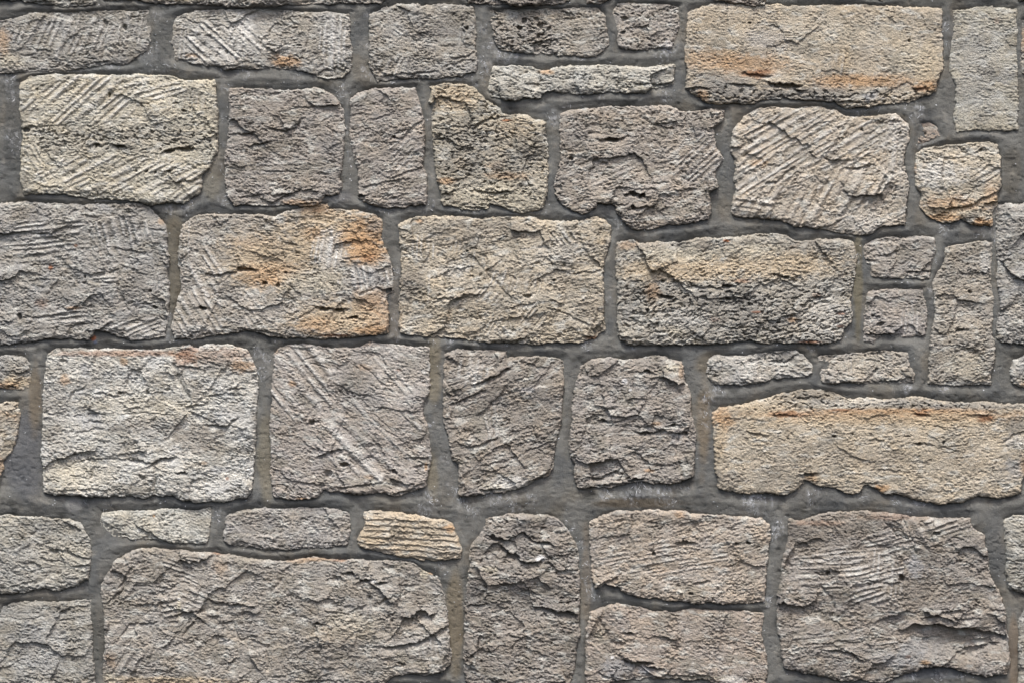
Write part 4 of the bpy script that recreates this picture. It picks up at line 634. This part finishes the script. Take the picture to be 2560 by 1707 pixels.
# ------------------------------------------------------------------ mortar
def axis(lo, hi, m, fine, coarse):
    return np.concatenate([np.arange(lo - m, lo - 20, coarse), np.arange(lo - 20, hi + 20, fine), np.arange(hi + 20, hi + m + coarse, coarse)]).astype(np.float32)
gx = axis(0, WX, 1250, 2.8, 9.0); gy = axis(0, WY, 620, 2.8, 9.0)
x, y = np.meshgrid(gx, gy)
F1 = np.full(x.shape, 200, np.float32); F2 = F1.copy()
UPN = np.zeros(x.shape, np.float32)             # > 0 where the nearest block is above
for P, dx, dy in placed:
    Q = P + np.array([dx, dy], np.float32)
    a, b = Q.min(0) - 70; a2, b2 = Q.max(0) + 70
    i0, i1 = np.searchsorted(gx, [a, a2]); j0, j1 = np.searchsorted(gy, [b, b2])
    if i1 <= i0 or j1 <= j0: continue
    W = (slice(j0, j1), slice(i0, i1))
    dd = -signed_dist(Q, x[W], y[W])
    gyv, gxv = np.gradient(dd, gy[j0:j1], gx[i0:i1]) if (j1 - j0 > 2 and i1 - i0 > 2) else (0 * dd, 0 * dd)
    m = dd < F1[W]
    F2[W] = np.where(m, F1[W], np.minimum(F2[W], dd))
    F1[W] = np.where(m, dd, F1[W]); UPN[W] = np.where(m, gyv, UPN[W])
t = np.clip(F1, 0, 999) / np.maximum((np.clip(F1, 0, 999) + np.clip(F2, 0, 999)) * .5, 4)
t = np.clip(t, 0, 1)
t = t + .10 * perlin(x / 45, y / 45, 120)
def prof_top(t): return .62 + .38 * np.clip(t, 0, 1)                                  # slopes out to the lip
def prof_bot(t): return .12 + .25 * sst(.02, .2, t) + .63 * np.clip(t, 0, 1)                                # cut back under the lip
def prof_side(t): return .52 + .48 * np.sin(np.clip(t, 0, 1) * 1.5708)
k = np.clip(UPN, -1, 1)
pt, pb, ps = prof_top(t), prof_bot(t), prof_side(t)
ku = sst(.25, .85, k); kd = sst(.25, .85, -k)
pf = ps * (1 - ku) * (1 - kd) + pt * ku + pb * kd
MH = 12 * (1 + .22 * perlin(x / 160, y / 90, 121))
h = MH * pf - 2
def blur(a, n):
    for _ in range(n):
        b = a.copy()
        b[1:-1] = (a[:-2] + 2 * a[1:-1] + a[2:]) / 4
        a = b.copy()
        a[:, 1:-1] = (b[:, :-2] + 2 * b[:, 1:-1] + b[:, 2:]) / 4
    return a
h = blur(h, 1)
h = h + 1.6 * fbm(x / 60, y / 60, 122, 3) + .95 * fbm(x / 16, y / 10, 126, 3, .65) - 1.8 * sst(.45, .8, fbm(x / 16, y / 12, 127, 2))
# trowel drag: faint level ripples in beds, upright ones in perpends
h = h + .5 * fbm(x / 110, y / 9, 131, 2) * np.abs(k) + .55 * fbm(x / 9, y / 110, 136, 2) * (1 - np.abs(k))
crk = np.abs(perlin(x / 55, y / 30, 133))
h = h - 2.4 * (1 - sst(.0, .035, crk)) * sst(.05, .35, perlin(x / 120, y / 120, 134))
col = np.ones(x.shape + (3,), np.float32) * lin((115, 115, 112))
c1 = fbm(x / 130, y / 90, 141, 4); c2 = fbm(x / 90, y / 120, 146, 4)
col = col * (1 + .30 * c1 + .10 * fbm(x / 12, y / 10, 151, 3))[..., None]
brn = sst(.1, .6, c2)[..., None] * .32
col = col * (1 - brn) + brn * lin((128, 118, 101))
blu = sst(.05, .5, -c2)[..., None] * .6
col = col * (1 - blu) + blu * lin((98, 101, 103))
drk = sst(.25, .7, fbm(x / 60, y / 35, 155, 4))[..., None] * .7
col = col * (1 - drk) + drk * lin((70, 70, 68))
lgt = sst(.3, .75, fbm(x / 45 + 7, y / 35, 158, 4))[..., None] * .6
col = col * (1 - lgt) + lgt * lin((146, 143, 136))
# patches of their own colour
for s_, c_, k_ in [('C1 150,850 r 150 330', (104,106,110), .7), ('C1 530,1230 r 60 70', (158,158,156), .7), ('C3 1620,700 r 60 350', (128,116,98), .7), ('C3 1150,1210 r 320 40', (118,106,88), .6),
                   ('C1 250,400 r 50 260', (126,114,96), .6), ('C1 1930,900 r 60 400', (136,130,114), .6), ('C2 1410,300 r 60 300', (132,124,106), .6), ('C2 1400,1000 r 50 200', (132,124,106), .6),
                   ('C2 1520,950 r 70 200', (112,113,112), .6), ('D2 1560,1100 r 60 450', (126,116,98), .7), ('B4 830,700 r 30 380', (118,112,94), .7), ('D3 770,800 r 40 400', (128,118,104), .5),
                   ('B4 1940,1200 r 110 250', (100,101,99), .6), ('A4 1950,1250 r 60 200', (104,100,92), .5), ('D4 1380,1490 r 250 50', (92,96,102), .7), ('D4 1800,600 r 90 300', (96,98,99), .7),
                   ('D4 1960,1300 r 40 300', (128,114,98), .6), ('C3 1650,200 r 100 80', (118,110,96), .6), ('B2 720,40 r 120 60', (112,112,116), .4), ('A1 1530,1350 r 60 110', (132,128,116), .5),
                   ('B1 1270,500 r 60 400', (112,105,90), .6), ('B2 1120,850 r 50 250', (118,112,104), .6), ('A1 1180,250 r 90 220', (98,99,97), .6), ('A1 90,1000 r 60 500', (92,94,94), .7), ('D1 700,1250 r 60 350', (94,93,88), .6),
                   ('C4 500,1150 r 700 50', (104,104,103), .6), ('A1 1100,480 r 600 30', (112,114,112), .5), ('B1 675,1060 r 18 18', (150,92,62), .8), ('B1 690,1090 r 14 14', (90,100,125), .6)]:
    a_, b_ = s_.split(' r '); (cx, cy), = pts(a_); rx, ry = [float(v) / K for v in b_.split()]
    r = np.sqrt(((x - cx) / rx) ** 2 + ((y - cy) / ry) ** 2) + .5 * c1
    a = (k_ * (1 - sst(.6, 1.25, r)))[..., None]
    col = col * (1 - a) + a * lin(c_)
def smears():
    global col
    o = None
    for tkn in FL.split():
        if ',' not in tkn: o = ORG[tkn]; continue
        a, b, n = [float(q) for q in tkn.split(',')]
        if n < 4: continue
        cx, cy = o[0] + a / K, o[1] + b / K; R_ = 10 + n * 1.8
        i0, i1 = np.searchsorted(gx, [cx - 2 * R_, cx + 2 * R_]); j0, j1 = np.searchsorted(gy, [cy - 2 * R_, cy + 2 * R_])
        W = (slice(j0, j1), slice(i0, i1))
        r = np.sqrt((x[W] - cx) ** 2 + (y[W] - cy) ** 2) / R_
        rg = fbm(x[W] / 9 + a, y[W] / 16, 161, 4, .65)
        q = ((1 - sst(.2, 1.3, r)) * sst(-.1, .7, rg) * min(.75, .2 + n * .055))[..., None]
        col[W] = col[W] * (1 - q) + q * np.array([.50, .51, .53], np.float32)
mm = None
def build_mortar():
    smears()
    return grid_mesh('mortar', x, y, h, (F1 > -16) | (F1 > 190), np.clip(col, .015, .6), M_MORTAR, WX / 2, WY / 2)

# ------------------------------------------------------------------ lime flecks on the joints
FL = 'A3 180,410,9 250,400,7 50,540,9 720,430,5 1340,690,9 900,712,5 1390,350,9 1330,400,9 520,850,7 640,800,7 560,860,6 30,450,6 20,210,5 720,900,3 1450,180,4 ' \
     'A2 1770,210,4 1810,340,7 1880,410,8 1750,440,6 740,650,8 430,560,4 1100,600,4 1460,575,5 1050,1530,6 1700,1535,6 1380,1540,4 770,940,5 800,1130,4 800,1290,3 730,740,6 930,310,5 940,110,4 560,50,3 210,650,4 900,520,5 940,560,4 1300,580,3 1700,600,5 1610,570,5 790,980,3 1380,1470,4 ' \
     'A1 70,600,6 100,700,7 90,1000,8 120,1090,6 60,560,4 1080,370,9 1200,500,6 1090,490,5 1630,1460,7 1370,1490,7 1240,1490,5 1630,1210,5 1640,1050,4 1640,640,5 1600,860,4 800,495,4 590,520,4 1180,220,3 1130,120,5 1770,520,8 1270,460,3 1580,520,4 1650,740,3 870,500,3 1220,180,3 ' \
     'A4 970,790,6 1150,770,4 1270,790,6 860,830,4 1280,840,6 1220,860,4 1460,210,5 1460,340,4 1460,150,4 1390,1010,3 1280,1050,4 1400,1030,3 1820,1500,4 ' \
     'B4 1450,270,7 1750,270,7 1190,660,5 1400,490,4 840,485,4 1110,1130,4 1510,550,3 200,210,3 500,1130,6 1190,1420,6 1450,1410,5 1700,320,4 40,1190,3 1350,700,4 1830,330,5 ' \
     'B3 1030,230,7 780,1100,6 1100,1115,5 1320,1100,3 190,1080,4 290,1070,4 1270,270,3 930,800,4 ' \
     'B1 1230,900,6 1230,130,6 1340,140,5 1290,1100,4 1230,1070,5 160,1140,3 ' \
     'B2 1130,590,8 1130,920,4 1130,1050,6 1030,390,4 1400,1100,4 1520,1080,6 1740,1110,5 1930,1115,4 1350,130,3 ' \
     'C3 1090,1150,12 1170,1110,8 1300,1150,9 920,1160,8 1670,440,10 1740,380,8 1970,1180,10 1370,1090,7 240,1270,8 380,1180,7 1400,1200,5 130,1180,7 60,1160,5 1630,630,5 1370,1210,5 1240,1090,4 200,1200,5 1480,1110,4 1640,560,5 770,80,4 ' \
     'C2 1600,1180,9 1340,1280,9 1550,1100,7 1380,1170,8 1700,1270,6 1650,1230,5 1370,640,7 1490,900,4 220,380,2 1980,1200,7 1850,1220,6 170,150,6 150,280,5 1260,1120,4 1310,1230,5 ' \
     'C1 1950,380,2 300,350,2 320,180,2 620,1200,4 770,1250,4 1160,1200,4 1900,250,5 1870,110,5 1580,1300,6 1060,1500,3 1990,200,4 ' \
     'C4 60,1190,10 170,1180,10 500,1140,7 1190,380,7 1460,370,6 1260,1210,8 1100,1200,6 1340,1210,4 240,1380,10 80,1280,6 130,1310,6 220,1450,6 450,1390,4 60,1240,6 400,1060,3 870,1190,5 980,1240,3 1200,1270,5 500,1230,5 ' \
     'D4 180,980,8 1200,1500,7 1240,1530,5 1400,1510,5 1430,1540,5 1580,1520,5 1210,1440,3 60,230,6 ' \
     'D3 730,560,4 770,820,5 820,940,6 800,900,5 650,450,6 770,700,4 920,965,3 820,1220,3 340,280,3 1600,1010,2 1380,1000,2 ' \
     'D2 350,230,3 1400,250,7 1450,760,6 1590,900,3 1460,690,4 '
def flecks():
    o = None; rs = np.random.RandomState(7); V = []; Fc = []
    spots = []
    for tkn in FL.split():
        if ',' in tkn:
            a, b, n = [float(q) for q in tkn.split(',')]; spots.append((o[0] + a / K, o[1] + b / K, int(n * .95), 9 + n * .9))
        else: o = ORG[tkn]
    for _ in range(750):
        spots.append((rs.rand() * WX, rs.rand() * WY, 1, 2))
    for cx, cy, n, sp in spots:
        d0 = rs.rand() * 3.1416
        for _ in range(n):
            fx, fy = cx + rs.randn() * sp * .5, cy + rs.randn() * sp * .55
            i, j = np.searchsorted(gx, fx), np.searchsorted(gy, fy)
            if i < 2 or j < 2 or i >= len(gx) - 2 or j >= len(gy) - 2 or F1[j, i] < 3.5: continue
            an = d0 + rs.randn() * .55; ln = 1.6 + rs.rand() ** 2 * (6.0 if n > 1 else 1.4); wd = .35 + rs.rand() * .5
            if n == 1: wd = .7 + rs.rand() * .7
            hz = h[j, i]
            slope_y = (h[j + 1, i] - h[j - 1, i]) / (gy[j + 1] - gy[j - 1]); slope_x = (h[j, i + 1] - h[j, i - 1]) / (gx[i + 1] - gx[i - 1])
            c_, s_ = math.cos(an), math.sin(an); b = len(V)
            for (p, q, r) in ((-ln, 0, .05), (0, -wd, .05), (ln, 0, .05), (0, wd, .05), (0, 0, .55)):
                dx, dy = p * c_ - q * s_, p * s_ + q * c_
                z = hz + slope_x * dx + slope_y * dy + r + .15
                V.append(((fx + dx - WX / 2) * U, -z * U, (WY / 2 - fy - dy) * U))
            Fc += [(b, b + 1, b + 4), (b + 1, b + 2, b + 4), (b + 2, b + 3, b + 4), (b + 3, b, b + 4)]
    me = bpy.data.meshes.new('lime_flecks'); me.from_pydata(V, [], Fc); me.update()
    m = bpy.data.materials.new('lime'); m.use_nodes = True
    t = m.node_tree; p = t.nodes['Principled BSDF']; p.inputs['Roughness'].default_value = .8
    nz = t.nodes.new('ShaderNodeTexNoise'); nz.inputs['Scale'].default_value = 60
    rp = t.nodes.new('ShaderNodeValToRGB'); rp.color_ramp.elements[0].color = (.42, .44, .47, 1); rp.color_ramp.elements[1].color = (.80, .82, .86, 1)
    rp.color_ramp.elements[0].position = .35; rp.color_ramp.elements[1].position = .65
    tc = t.nodes.new('ShaderNodeTexCoord'); t.links.new(tc.outputs['Object'], nz.inputs['Vector'])
    t.links.new(nz.outputs['Fac'], rp.inputs[0]); t.links.new(rp.outputs[0], p.inputs['Base Color'])
    me.materials.append(m)
    ob = bpy.data.objects.new('lime_flecks', me); C.objects.link(ob); ob.parent = wall
    ob['kind'] = 'stuff'
flecks()
mm = build_mortar()
mo = bpy.data.objects.new('mortar', mm); C.objects.link(mo); mo.parent = wall
mo['label'] = 'dark grey mortar joints with pale lime flecks'
